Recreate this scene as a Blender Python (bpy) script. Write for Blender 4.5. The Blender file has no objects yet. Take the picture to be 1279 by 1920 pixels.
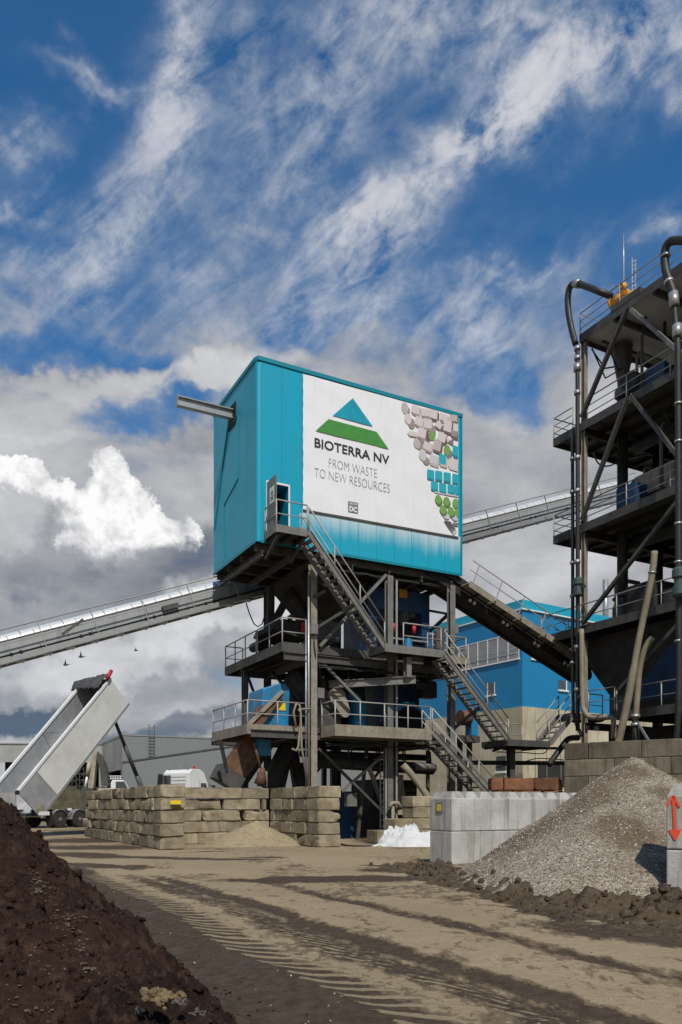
import bpy, math, random
import numpy as np
from math import sin, cos, tan, atan, atan2, radians, pi, sqrt, floor
from mathutils import Vector, Matrix
random.seed(7)
SC = bpy.context.scene
COL = SC.collection

# ------------------------------------------------------------------ camera
F, CX, HV, EYE = 1489.0, 640.0, 1512.0, 1.5      # focal length, centre, horizon of the photograph; eye height in metres
cd = bpy.data.cameras.new('camera'); cam = bpy.data.objects.new('camera', cd); COL.objects.link(cam)
cam.location = (0, 0, EYE); cam.rotation_euler = (pi/2, 0, 0)
cd.sensor_fit = 'HORIZONTAL'; cd.sensor_width = 36; cd.lens = 36*F/1279
cd.shift_y = (HV-960)/1279; cd.clip_start = .05; cd.clip_end = 6000
SC.camera = cam

# ------------------------------------------------------------------ light
SUN_AZ, SUN_EL = radians(168), radians(50)        # clockwise from +Y
sdir = Vector((sin(SUN_AZ)*cos(SUN_EL), cos(SUN_AZ)*cos(SUN_EL), sin(SUN_EL)))
sl = bpy.data.lights.new('sun', 'SUN'); sl.energy = 4.0; sl.angle = radians(.55); sl.color = (1, .95, .87)
sun = bpy.data.objects.new('sun', sl); COL.objects.link(sun); sun.location = (15, -40, 60)
sun.rotation_euler = sdir.to_track_quat('Z', 'Y').to_euler()
SC.view_settings.view_transform = 'Standard'; SC.view_settings.look = 'None'
SC.view_settings.exposure = 0; SC.view_settings.gamma = 1

# ------------------------------------------------------------------ node helper
class NT:
    def __init__(s, tree): s.t = tree; s.n = tree.nodes; s.l = tree.links
    def new(s, k, **kw):
        n = s.n.new(k)
        for a, v in kw.items(): setattr(n, a, v)
        return n
    def put(s, sock, v):
        if isinstance(v, bpy.types.NodeSocket): s.l.new(v, sock)
        elif v is not None: sock.default_value = v
    def math(s, op, a, b=None, c=None, clamp=False):
        n = s.new('ShaderNodeMath', operation=op, use_clamp=clamp)
        for i, v in enumerate((a, b, c)): s.put(n.inputs[i], v)
        return n.outputs[0]
    def vec(s, op, a, b=None, out=0):
        n = s.new('ShaderNodeVectorMath', operation=op); s.put(n.inputs[0], a)
        if b is not None: s.put(n.inputs[1], b)
        return n.outputs[out]
    def mapr(s, v, a, b, c=0., d=1., smooth=False):
        n = s.new('ShaderNodeMapRange', interpolation_type='SMOOTHSTEP' if smooth else 'LINEAR')
        for i, x in enumerate((v, a, b, c, d)): s.put(n.inputs[i], x)
        return n.outputs[0]
    def mapping(s, v, scale=(1, 1, 1), rot=(0, 0, 0), loc=(0, 0, 0)):
        n = s.new('ShaderNodeMapping'); s.put(n.inputs[0], v)
        n.inputs[1].default_value = loc; n.inputs[2].default_value = rot; n.inputs[3].default_value = scale
        return n.outputs[0]
    def noise(s, v, scale, detail=4, rough=.55, dist=0., color=False):
        n = s.new('ShaderNodeTexNoise'); s.put(n.inputs['Vector'], v)
        n.inputs['Scale'].default_value = scale; n.inputs['Detail'].default_value = detail
        n.inputs['Roughness'].default_value = rough; n.inputs['Distortion'].default_value = dist
        return n.outputs['Color' if color else 'Fac']
    def mix(s, f, a, b, blend='MIX'):
        n = s.new('ShaderNodeMix', data_type='RGBA', blend_type=blend)
        s.put(n.inputs[0], f)
        for i, v in ((6, a), (7, b)):
            s.put(n.inputs[i], v if isinstance(v, bpy.types.NodeSocket) else (tuple(v)+(1,))[:4])
        return n.outputs[2]
    def ramp(s, f, stops):
        n = s.new('ShaderNodeValToRGB'); s.put(n.inputs[0], f); e = n.color_ramp.elements
        while len(e) < len(stops): e.new(.5)
        for i, (p, c) in enumerate(stops): e[i].position = p; e[i].color = (tuple(c)+(1,))[:4]
        return n.outputs[0]

# ------------------------------------------------------------------ sky
def build_sky():
    w = bpy.data.worlds.new('World'); SC.world = w; w.use_nodes = True
    t = NT(w.node_tree); t.n.clear()
    out = t.new('ShaderNodeOutputWorld'); bg = t.new('ShaderNodeBackground')
    t.l.new(bg.outputs[0], out.inputs[0]); bg.inputs[1].default_value = .1
    sky = t.new('ShaderNodeTexSky', sky_type='NISHITA'); sky.sun_disc = False
    sky.sun_elevation = SUN_EL; sky.sun_rotation = SUN_AZ; sky.air_density = 1.0; sky.dust_density = .6; sky.ozone_density = 3.0
    base = t.mix(1, sky.outputs[0], (.36, .87, 1.17), 'MULTIPLY')
    D = t.new('ShaderNodeTexCoord').outputs['Generated']
    xyz = t.new('ShaderNodeSeparateXYZ'); t.l.new(D, xyz.inputs[0]); x, y, z = xyz.outputs
    az = t.math('ARCTAN2', x, y); el = t.math('ARCSINE', z)
    P0 = t.new('ShaderNodeCombineXYZ'); t.put(P0.inputs[0], az); t.put(P0.inputs[1], el); P0 = P0.outputs[0]
    wn = t.vec('SUBTRACT', t.noise(D, 5, 5, .6, color=True), (.5, .5, .5))
    wn2 = t.vec('SUBTRACT', t.noise(D, 17, 8, .66, color=True), (.5, .5, .5))
    def warp(k, k2=0): return t.vec('ADD', t.vec('ADD', P0, t.vec('MULTIPLY', wn, (k, k, 0))), t.vec('MULTIPLY', wn2, (k2, k2, 0)))
    P, PS, PC = warp(.22, .05), warp(.12, .05), warp(.03, .085)
    def ang(u, v):
        a = atan2(u-CX, F); return np.array([a, atan2((HV-v)/F*cos(a), 1)])
    def blob(u, v, ru, rv, rot=0, pos=None, inner=.15):
        """soft elliptical patch of sky; rot is the angle of its long axis, counterclockwise"""
        r = radians(rot); c = ang(u, v)
        A = ang(u+ru*cos(r), v-ru*sin(r))-c; B = ang(u+rv*sin(r), v+rv*cos(r))-c
        M = np.linalg.inv(np.array([A, B]).T)
        d = t.vec('SUBTRACT', pos if pos is not None else P, (c[0], c[1], 0))
        i = t.vec('DOT_PRODUCT', d, (M[0, 0], M[0, 1], 0), 1); j = t.vec('DOT_PRODUCT', d, (M[1, 0], M[1, 1], 0), 1)
        q = t.math('ADD', t.math('MULTIPLY', i, i), t.math('MULTIPLY', j, j))
        if inner is None: return t.math('EXPONENT', t.math('MULTIPLY', q, -1.9))
        return t.mapr(q, 1.0, inner, 0, 1, True)
    def total(items):
        s = None
        for w_, b in items:
            m = t.math('MULTIPLY', b, w_); s = m if s is None else t.math('ADD', s, m)
        return s
    # fibre noises, drawn out along the wind
    def fib(rot, sc, st=.16, d=7):
        v = t.mapping(D, rot=(0, radians(rot), 0)); v = t.mapping(v, scale=(sc*st, sc, sc))
        return t.noise(v, 1, d, .62, .5)
    f1 = fib(42, 34, .10); f2 = fib(74, 20, .14); iso = t.noise(D, 9, 8, .62, .4); big = t.noise(D, 3.1, 3, .5)
    fine = t.noise(t.mapping(D, scale=(1, 1, 1.25)), 34, 6, .65, .3)
    fm = t.math('ADD', t.math('MULTIPLY', f1, .62), t.math('MULTIPLY', fine, .38))
    # high veil
    veil = total([(.58, blob(345, 40, 170, 62, 80, PS, inner=None)), (.62, blob(300, 210, 190, 82, 78, PS, inner=None)), (.40, blob(230, 390, 170, 95, 55, inner=None)), (.28, blob(150, 470, 150, 90, 40, inner=None)),
                  (.45, blob(10, 270, 90, 60, 10, inner=None)), (.48, blob(35, 385, 85, 42, -12, inner=None)), (.42, blob(140, 118, 110, 38, -20, inner=None)), (.26, blob(110, 545, 230, 90, 8, inner=None)),
                  (.34, blob(400, 490, 130, 100, 20, inner=None)), (.40, blob(520, 120, 200, 120, 15, inner=None)), (.24, blob(560, 260, 220, 110, 30, inner=None)), (.16, blob(470, 340, 200, 160, 0, inner=None)),
                  (.55, blob(830, 50, 360, 120, 8, inner=None)), (.42, blob(960, 170, 230, 100, 35, inner=None)), (.72, blob(945, 195, 240, 62, 46, PS, inner=None)), (.62, blob(800, 330, 190, 70, 50, PS, inner=None)), (.78, blob(680, 420, 130, 72, 40, PS, inner=None)), (.45, blob(715, 490, 110, 40, 55, PS, inner=None)),
                  (.62, blob(1190, 80, 200, 130, 0, inner=None)), (.40, blob(1245, 215, 80, 60, 0, inner=None)), (.26, blob(600, 500, 150, 130, 0, inner=None)), (.30, blob(330, 600, 260, 60, 5, inner=None)), (.28, blob(830, 680, 200, 90, 10, inner=None)), (.2, blob(960, 520, 220, 130, 10, inner=None)), (.48, blob(720, 610, 140, 45, 50, inner=None)), (.35, blob(560, 620, 200, 80, 10, inner=None)),
                  (.30, blob(980, 465, 170, 34, 14, inner=None)), (.26, blob(930, 590, 150, 80, 10, inner=None)), (.30, blob(1090, 650, 170, 120, 0, inner=None)), (.4, blob(1215, 465, 45, 45, 60, inner=None))])
    mott = t.math('ADD', t.mapr(fm, .37, .64, .12, 1.42), t.mapr(f2, .38, .66, -.16, .22))
    av = t.math('MULTIPLY', t.math('MULTIPLY', veil, mott), t.mapr(big, .35, .65, .82, 1.15))
    av = t.math('SUBTRACT', 1, t.math('EXPONENT', t.math('MULTIPLY', t.math('MAXIMUM', av, 0), -1.35)))
    cv = t.mix(t.math('ADD', t.mapr(av, .15, .65), t.math('MULTIPLY', t.math('SUBTRACT', fm, .5), .8), clamp=True), (4.3, 4.85, 5.5), (7.4, 7.35, 7.5))
    c = t.mix(av, base, cv)
    # low broken cloud: dense near the horizon, thinning upward
    elc = t.mapr(el, radians(36.5), radians(20.5), 0, 1, True)
    lown = t.noise(t.mapping(D, scale=(1, 1, 1.7)), 6.5, 8, .57, .25)
    low2 = t.noise(t.mapping(D, scale=(1, 1, 2.2), loc=(3, 1, 2)), 4.0, 6, .55, .2)
    gaps = total([(.28, blob(330, 790, 200, 60, 8)), (.22, blob(140, 640, 200, 60, 0)), (.3, blob(560, 640, 130, 60, 30)), (.35, blob(985, 700, 120, 130, 0)), (.12, blob(1230, 560, 130, 200, 0))])
    more = total([(.3, blob(440, 690, 150, 60, 12)), (.28, blob(180, 700, 150, 50, 10)), (.2, blob(960, 880, 150, 160)), (.2, blob(700, 680, 200, 60, 10))])
    da = t.math('ADD', t.math('SUBTRACT', t.math('ADD', t.math('MULTIPLY', elc, .74), t.math('MULTIPLY', t.math('SUBTRACT', lown, .5), 1.5)), gaps), more)
    al = t.mapr(da, .08, .62, 0, .97, True)
    shade = t.math('ADD', t.math('MULTIPLY', t.math('SUBTRACT', lown, .5), 1.25), t.math('MULTIPLY', t.math('SUBTRACT', low2, .5), .8))
    lights = total([(.30, blob(430, 1170, 210, 60, 12)), (.22, blob(230, 1230, 300, 50, 10)), (.25, blob(300, 720, 330, 70, 10)), (.22, blob(200, 960, 260, 150, 0)), (.18, blob(90, 820, 200, 60, 0)), (-.30, blob(70, 1040, 230, 80, 0)), (-.28, blob(330, 1090, 260, 80, 15)),
                    (-.5, blob(330, 1358, 230, 30, 4, PS)), (-.55, blob(60, 1332, 150, 32, 2, PS)), (-.12, blob(200, 1290, 300, 40, 0)), (.2, blob(30, 1375, 160, 26, 0)), (.15, blob(1000, 1040, 200, 150, 0)), (.10, blob(960, 820, 200, 160)), (.1, blob(700, 720, 260, 80, 10))])
    sh = t.math('ADD', t.math('ADD', shade, lights), .60)
    cl = t.ramp(sh, [(0., (1.0, 1.3, 1.9)), (.22, (2.1, 2.25, 2.6)), (.5, (3.5, 3.6, 3.8)), (.75, (5.0, 5.05, 5.2)), (1., (6.8, 6.8, 6.95))])
    c = t.mix(al, c, cl)
    # heaped white cloud at the left
    bl = t.noise(D, 26, 9, .64, .25)
    cum = total([(1, blob(205, 925, 85, 80, 0, PC, 0)), (1, blob(235, 985, 150, 95, -30, PC, 0)), (.9, blob(180, 1010, 100, 80, 0, PC, 0)), (.8, blob(320, 1000, 80, 45, -20, PC, 0)), (-.9, blob(143, 890, 26, 55, 15, PC, 0)),
                 (1.0, blob(55, 905, 95, 50, -12, PC, 0)), (.9, blob(110, 935, 50, 40, -40, PC, 0))])
    cc = t.math('ADD', cum, t.math('MULTIPLY', t.math('SUBTRACT', bl, .5), t.math('MULTIPLY', t.mapr(cum, 0, .35), 2.2)))
    under = total([(1, blob(55, 980, 110, 50, 5, PC)), (.95, blob(200, 1080, 190, 70, 5, PC)), (.7, blob(340, 1045, 110, 40, 0, PC))])
    ac = t.mapr(cc, .22, t.math('ADD', .56, t.math('MULTIPLY', under, .8)), 0, 1, True)
    ac = t.math('MULTIPLY', ac, t.math('SUBTRACT', 1, t.math('MULTIPLY', under, .85), clamp=True))
    c = t.mix(ac, c, t.mix(t.mapr(t.math('ADD', t.math('ADD', bl, t.math('MULTIPLY', t.math('SUBTRACT', iso, .5), 1.2)), t.math('MULTIPLY', t.math('SUBTRACT', cum, t.math('MULTIPLY', under, .8)), .10)), .40, .66), (5.6, 5.65, 5.9), (9.8, 9.8, 9.8)))
    t.l.new(c, bg.inputs[0])
    w.cycles.sampling_method = 'MANUAL'; w.cycles.sample_map_resolution = 512
build_sky()

# ------------------------------------------------------------------ frames of reference
class Frame:
    def __init__(s, ox, oy, ang): s.o = (ox, oy); s.a = ang; s.c = cos(ang); s.s = sin(ang)
    def w(s, p): return Vector((s.o[0]+p[0]*s.c-p[1]*s.s, s.o[1]+p[0]*s.s+p[1]*s.c, p[2]))
    def loc(s, X, Y, z):
        dx, dy = X-s.o[0], Y-s.o[1]
        return (dx*s.c+dy*s.s, -dx*s.s+dy*s.c, z)
WORLD = Frame(0, 0, 0)
T = Frame(-3.5, 33.0, radians(28.05))     # the plant's own grid: a along the sign front, b into the depth
_bT = -T.o[0]*T.s+T.o[1]*T.c; _aT = T.o[0]*T.c+T.o[1]*T.s
def at(u, v, Y): return ((u-CX)/F*Y, Y, EYE-(v-HV)/F*Y)
def fb(u, v, b):
    k = (u-CX)/F; return T.loc(*at(u, v, (b+_bT)/(T.c-T.s*k)))
def fa(u, v, a):
    k = (u-CX)/F; return T.loc(*at(u, v, (a+_aT)/(T.c*k+T.s)))
def ground_at(u, v): return at(u, v, EYE*F/(v-HV))

# ------------------------------------------------------------------ materials
def mat(name, col, rough=.6, metal=0., col2=None, scale=3., amt=.5, bump=0., bscale=None, spec=.4, streak=0., dirt=None, dirt_amt=0., vary=0., contrast=(.35, .65)):
    """principled surface: two tones mottled by noise, optional vertical run-off streaks, dirt patches and per-object variation"""
    m = bpy.data.materials.new(name); m.use_nodes = True; t = NT(m.node_tree); b = t.n['Principled BSDF']
    b.inputs['Roughness'].default_value = rough; b.inputs['Metallic'].default_value = metal; b.inputs['Specular IOR Level'].default_value = spec
    P = t.new('ShaderNodeNewGeometry').outputs['Position']
    if vary:
        oi = t.new('ShaderNodeObjectInfo').outputs['Random']; off = t.new('ShaderNodeCombineXYZ')
        t.put(off.inputs[0], t.math('MULTIPLY', oi, 37)); t.put(off.inputs[1], t.math('MULTIPLY', oi, 91)); Pn = t.vec('ADD', P, off.outputs[0])
    else: Pn = P
    n = t.noise(Pn, scale, 6, .6)
    c = t.mix(t.math('MULTIPLY', t.mapr(n, contrast[0], contrast[1]), amt), col, col2 or tuple(x*.6 for x in col))
    if streak:
        s = t.noise(t.mapping(Pn, scale=(1, 1, .06)), 5.5, 5, .65)
        c = t.mix(t.math('MULTIPLY', t.mapr(s, .5, .72), streak), c, dirt or tuple(x*.35 for x in col))
    if dirt_amt:
        d = t.noise(Pn, scale*.45, 7, .68)
        c = t.mix(t.math('MULTIPLY', t.mapr(d, .48, .68), dirt_amt), c, dirt or (.06, .045, .03))
    if vary:
        c = t.mix(1, c, t.mix(oi, (1-vary,)*3, (1+vary*.5,)*3), 'MULTIPLY')
    t.l.new(c, b.inputs['Base Color'])
    if bump:
        bp = t.new('ShaderNodeBump'); bp.inputs['Strength'].default_value = bump; bp.inputs['Distance'].default_value = .03
        t.l.new(t.noise(Pn, bscale or scale*6, 6, .65), bp.inputs['Height']); t.l.new(bp.outputs[0], b.inputs['Normal'])
    t.l.new(t.mapr(n, .3, .7, rough*.85, min(1, rough*1.15)), b.inputs['Roughness'])
    return m
M = {}
def mk(k, *a, **kw): M[k] = mat(k, *a, **kw)
mk('dark_steel', (.080, .077, .071), .6, 0, (.038, .036, .033), 2.2, .8, streak=.35, dirt=(.12, .10, .075))
mk('black_shade_steel', (.026, .025, .024), .7, 0, (.012, .012, .012), 1.8, .8, dirt=(.035, .029, .022), dirt_amt=.4)  # near-black carries the shade of undersides and tower insides in its colour
mk('grey_steel', (.195, .19, .172), .55, .1, (.11, .105, .095), 2.5, .7, streak=.45, dirt=(.09, .07, .05))
mk('galv', (.40, .40, .39), .42, .55, (.27, .27, .265), 4, .7, streak=.2, dirt=(.16, .14, .12))
mk('rail', (.34, .33, .30), .5, .1, (.24, .23, .21), 5, .6)
mk('tan_steel', (.285, .26, .205), .65, 0, (.17, .15, .115), 3, .7, streak=.55, dirt=(.10, .075, .05), dirt_amt=.4)
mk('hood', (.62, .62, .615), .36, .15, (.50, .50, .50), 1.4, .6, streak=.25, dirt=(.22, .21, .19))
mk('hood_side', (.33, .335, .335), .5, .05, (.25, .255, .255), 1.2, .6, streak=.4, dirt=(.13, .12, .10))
mk('rust', (.15, .075, .04), .8, 0, (.07, .035, .02), 4, .9, bump=.4, dirt=(.22, .15, .09), dirt_amt=.5)
mk('teal', (.002, .315, .455), .42, 0, (.003, .275, .40), .7, .6, spec=.45, streak=.14, dirt=(.03, .17, .21), bump=.10, bscale=.9)
mk('teal_trim', (.004, .21, .28), .45, 0, (.004, .17, .23), 2, .5)
mk('blue', (.004, .185, .39), .5, 0, (.004, .155, .33), .5, .6, streak=.12, dirt=(.03, .14, .24))
mk('machine_blue', (.004, .22, .46), .45, 0, (.02, .10, .17), 2.5, .8, streak=.4, dirt=(.10, .09, .07), dirt_amt=.35)
mk('navy', (.010, .055, .145), .5, 0, (.01, .025, .055), 2, .8, streak=.4, dirt=(.03, .03, .03))
mk('white_paint', (.72, .72, .70), .45, 0, (.62, .62, .60), 1.5, .5, streak=.15, dirt=(.35, .33, .28))
mk('trailer_white', (.66, .655, .62), .42, 0, (.55, .54, .50), .9, .6, dirt=(.32, .28, .22), dirt_amt=.35)
mk('alu', (.55, .555, .56), .42, .6, (.38, .38, .385), 1.6, .8, streak=.2, dirt=(.2, .19, .17))
mk('tan_block', (.37, .315, .215), .92, 0, (.22, .18, .12), 1.7, 1, bump=.9, bscale=13, spec=.15, streak=.45, dirt=(.13, .095, .06), dirt_amt=.55, vary=.36)
mk('rusty_block', (.24, .11, .055), .92, 0, (.13, .06, .035), 1.7, .9, bump=.7, bscale=13, spec=.15, streak=.3, dirt=(.08, .05, .035), dirt_amt=.5, vary=.22)
mk('dark_block', (.21, .18, .13), .92, 0, (.11, .092, .068), .8, 1, bump=.5, bscale=12, spec=.15, streak=.75, dirt=(.045, .038, .03), dirt_amt=.5, vary=.35)
mk('white_block', (.47, .46, .425), .9, 0, (.34, .33, .30), 1.1, .9, bump=.4, bscale=16, spec=.2, streak=.85, dirt=(.16, .145, .12), dirt_amt=.5, vary=.12)
mk('tank_concrete', (.50, .45, .33), .9, 0, (.36, .315, .22), .5, .9, bump=.25, bscale=6, spec=.2, streak=.6, dirt=(.17, .14, .085), dirt_amt=.3)
mk('shed_grey', (.20, .215, .215), .55, .1, (.165, .18, .18), .25, .7, streak=.15, dirt=(.13, .14, .135))
mk('shed_light', (.36, .36, .34), .6, 0, (.22, .22, .21), .25, .7, streak=.2, dirt=(.17, .16, .15))
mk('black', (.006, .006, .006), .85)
mk('rubber', (.018, .018, .018), .55, 0, (.035, .033, .03), 3, .6)
mk('tyre', (.02, .019, .018), .85, 0, (.06, .05, .04), 5, .7)
mk('glass', (.055, .06, .065), .08, .0, (.03, .033, .036), .8, .6, spec=.9)
mk('pale_glass', (.23, .235, .24), .14, .0, (.16, .165, .17), .8, .6, spec=.8)
mk('tan_pipe', (.27, .235, .165), .6, 0, (.19, .16, .105), 2, .7, streak=.3, dirt=(.12, .09, .06), dirt_amt=.4)
mk('pump_orange', (.62, .27, .02), .45, 0, (.45, .18, .015), 3, .5)
mk('red', (.45, .02, .03), .5); mk('graffiti', (.72, .07, .02), .7, 0, (.55, .06, .02), 9, .6)
mk('yellow', (.72, .50, .02), .6, 0, (.60, .40, .02), 9, .4); mk('orange_sign', (.60, .25, .03), .6)
mk('soffit', (.58, .575, .55), .6, 0, (.46, .455, .43), .5, .6); mk('green_valve', (.05, .085, .08), .5, 0, (.035, .055, .052), 6, .6)
mk('banner', (.75, .755, .765), .5, 0, (.68, .68, .69), .8, .6, streak=.16, dirt=(.5, .5, .48), bump=.35, bscale=1.3, spec=.35)
mk('ink', (.028, .028, .03), .6); mk('ink_grey', (.16, .16, .17), .6); mk('ink_pale', (.25, .25, .26), .6); mk('logo_teal', (.003, .30, .40), .5); mk('logo_green', (.06, .26, .045), .5)
mk('tarp', (.045, .045, .045), .7, 0, (.09, .088, .085), 3, .7)
mk('bag', (.60, .60, .59), .75, 0, (.46, .45, .43), 4, .6, bump=.3, bscale=7)
mk('digger', (.42, .37, .28), .6, 0, (.25, .20, .14), 2, .8, dirt=(.09, .07, .05), dirt_amt=.5)
mk('mound', (.085, .075, .045), .95, 0, (.05, .045, .025), 1.4, 1, bump=1, bscale=5, spec=.1)
mk('sand', (.34, .275, .17), .95, 0, (.25, .195, .115), 6, .8, bump=.8, bscale=40, spec=.1, dirt=(.12, .09, .06), dirt_amt=.25)
mk('bird', (.05, .05, .055), .8)
mk('red_lamp', (.55, .02, .02), .3)

# ------------------------------------------------------------------ mesh builder
KEEP = {}      # object -> (frame, base) it was modelled in
class MB:
    def __init__(s): s.v = []; s.f = []; s.mi = 0; s.fm = []; s.fs = []; s.sm = False
    def face(s, idx): s.f.append(tuple(idx)); s.fm.append(s.mi); s.fs.append(s.sm)
    def poly(s, pts):
        i = len(s.v); s.v += [tuple(p) for p in pts]; s.face(range(i, i+len(pts)))
    def prism(s, pts, d):
        """flat outline pushed along the vector d"""
        i = len(s.v); n = len(pts); d = Vector(d)
        s.v += [tuple(p) for p in pts]+[tuple(Vector(p)+d) for p in pts]
        nrm = Vector((0, 0, 0))
        for k in range(n): nrm += Vector(pts[k]).cross(Vector(pts[(k+1) % n]))
        fl = nrm.dot(d) > 0
        A = list(range(i, i+n)); B = list(range(i+n, i+2*n))
        s.face(A[::-1] if fl else A); s.face(B if fl else B[::-1])
        for k in range(n):
            q = (A[k], A[(k+1) % n], B[(k+1) % n], B[k]); s.face(q if fl else q[::-1])
        return s
    def box(s, a0, a1, b0, b1, z0, z1):
        a0, a1 = min(a0, a1), max(a0, a1); b0, b1 = min(b0, b1), max(b0, b1); z0, z1 = min(z0, z1), max(z0, z1)
        return s.prism([(a0, b0, z0), (a1, b0, z0), (a1, b1, z0), (a0, b1, z0)], (0, 0, z1-z0))
    def hexa(s, P):
        """eight corners: bottom four then top four, both counterclockwise"""
        i = len(s.v); s.v += [tuple(p) for p in P]
        for q in ((3, 2, 1, 0), (4, 5, 6, 7), (0, 1, 5, 4), (1, 2, 6, 5), (2, 3, 7, 6), (3, 0, 4, 7)): s.face([i+k for k in q])
        return s
    def _ax(s, p, q, up):
        p, q = Vector(p), Vector(q); d = (q-p).normalized(); up = Vector(up)
        if abs(d.dot(up.normalized())) > .995: up = Vector((0, 1, 0)) if abs(d.y) < .9 else Vector((1, 0, 0))
        x = d.cross(up).normalized(); y = x.cross(d).normalized()
        return p, q, x, y
    def ext(s, prof, p, q, up=(0, 0, 1)):
        p, q, x, y = s._ax(p, q, up)
        return s.prism([p+x*a+y*b for a, b in prof], q-p)
    def bar(s, p, q, w, h=None, up=(0, 0, 1)):
        h = w if h is None else h; w /= 2; h /= 2
        return s.ext([(-w, -h), (w, -h), (w, h), (-w, h)], p, q, up)
    def ibeam(s, p, q, w, h, up=(0, 0, 1), t=.03):
        w /= 2; h /= 2; k = t*.6
        return s.ext([(-w, -h), (w, -h), (w, -h+t), (k, -h+t), (k, h-t), (w, h-t), (w, h), (-w, h), (-w, h-t), (-k, h-t), (-k, -h+t), (-w, -h+t)], p, q, up)
    def channel(s, p, q, w, h, side=1, up=(0, 0, 1), t=.03):
        h /= 2; w *= side; u = t*side
        pr = [(0, -h), (w, -h), (w, -h+t), (u, -h+t), (u, h-t), (w, h-t), (w, h), (0, h)]
        return s.ext(pr if side > 0 else pr[::-1], p, q, up)
    def tube(s, pts, r, n=8, caps=True):
        pts = [Vector(p) for p in pts]; i = len(s.v); N = len(pts); rs = r if isinstance(r, (list, tuple)) else [r]*N
        old = s.sm; s.sm = True; x = None
        for k, p in enumerate(pts):
            d = (pts[min(k+1, N-1)]-pts[max(k-1, 0)]).normalized()
            if x is None: x = d.cross(Vector((0, 0, 1)) if abs(d.z) < .9 else Vector((1, 0, 0))).normalized()
            else: x = (x-d*x.dot(d)).normalized()
            y = d.cross(x)
            for j in range(n):
                a = 2*pi*j/n; s.v.append(tuple(p+(x*cos(a)+y*sin(a))*rs[k]))
        for k in range(N-1):
            for j in range(n):
                a, b = i+k*n+j, i+k*n+(j+1) % n; s.face((a, b, b+n, a+n))
        s.sm = False
        if caps: s.face([i+j for j in range(n)][::-1]); s.face([i+(N-1)*n+j for j in range(n)])
        s.sm = old; return s
    def cyl(s, p, q, r, n=16): return s.tube([p, q], r, n)
    def lathe(s, c, axis, prof, n=24):
        """profile of (distance along axis, radius)"""
        c, ax = Vector(c), Vector(axis).normalized()
        x = ax.cross(Vector((0, 0, 1)) if abs(ax.z) < .9 else Vector((1, 0, 0))).normalized(); y = ax.cross(x); i = len(s.v)
        for d, r in prof:
            for j in range(n): a = 2*pi*j/n; s.v.append(tuple(c+ax*d+(x*cos(a)+y*sin(a))*r))
        for k in range(len(prof)-1):
            for j in range(n): a, b = i+k*n+j, i+k*n+(j+1) % n; s.face((a, b, b+n, a+n))
        s.face([i+j for j in range(n)][::-1]); s.face([i+(len(prof)-1)*n+j for j in range(n)]); return s
    def make(s, name, mats, frame, base):
        me = bpy.data.meshes.new(name); B = Vector(base)
        me.from_pydata([tuple(Vector(p)-B) for p in s.v], [], s.f)
        mats = mats if isinstance(mats, (list, tuple)) else [mats]
        for m in mats: me.materials.append(M[m] if isinstance(m, str) else m)
        me.polygons.foreach_set('material_index', s.fm); me.polygons.foreach_set('use_smooth', s.fs); me.update()
        o = bpy.data.objects.new(name, me); COL.objects.link(o); return o
    def part(s, name, mats, parent, label=None):
        fr, base = KEEP[parent]; o = s.make(name, mats, fr, base); o.parent = parent; KEEP[o] = (fr, base)
        if label: o['label'] = label
        return o
    def top(s, name, mats, label, cat, frame, base, group=None, kind=None):
        o = s.make(name, mats, frame, base); o.location = frame.w(base); o.rotation_euler = (0, 0, frame.a); KEEP[o] = (frame, base)
        props(o, label, cat, group, kind); return o
def props(o, label=None, cat=None, group=None, kind=None):
    for k, v in (('label', label), ('category', cat), ('group', group), ('kind', kind)):
        if v: o[k] = v
def thing(name, label, cat, frame, base, group=None):
    o = bpy.data.objects.new(name, None); COL.objects.link(o); o.empty_display_size = .3
    o.location = frame.w(base); o.rotation_euler = (0, 0, frame.a); KEEP[o] = (frame, base); props(o, label, cat, group); return o
def bevel(o, w=.02, seg=2):
    m = o.modifiers.new('bevel', 'BEVEL'); m.width = w; m.segments = seg; m.limit_method = 'ANGLE'; return o
def lettering(txt, size, mats, parent, at_abz, wscale=1., bold=0., name='lettering', frame_x=(1, 0, 0), depth=.004, align='CENTER', fit=None):
    """words cut as flat letters on an upright face that looks toward -b (or whose reading direction is frame_x)"""
    cu = bpy.data.curves.new(name, 'FONT'); cu.body = txt; cu.size = size; cu.offset = bold; cu.extrude = depth; cu.align_x = align; cu.resolution_u = 3
    tmp = bpy.data.objects.new(name, cu); COL.objects.link(tmp)
    bpy.context.view_layer.update()
    me = bpy.data.meshes.new_from_object(tmp.evaluated_get(bpy.context.evaluated_depsgraph_get()))
    bpy.data.objects.remove(tmp); bpy.data.curves.remove(cu)
    fr, base = KEEP[parent]; X = Vector(frame_x).normalized(); Z = Vector((0, 0, 1)); N = X.cross(Z)
    xs = [v.co.x for v in me.vertices]
    if fit: wscale = fit/(max(xs)-min(xs))
    mid = (max(xs)+min(xs))/2 if align == 'CENTER' else min(xs)
    P = Vector(at_abz)-Vector(base)
    for v in me.vertices: v.co = P+X*((v.co.x-mid)*wscale)+Z*v.co.y+N*v.co.z
    me.materials.clear(); me.materials.append(M[mats]); me.update()
    o = bpy.data.objects.new(name, me); COL.objects.link(o); o.parent = parent; KEEP[o] = KEEP[parent]; return o

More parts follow.
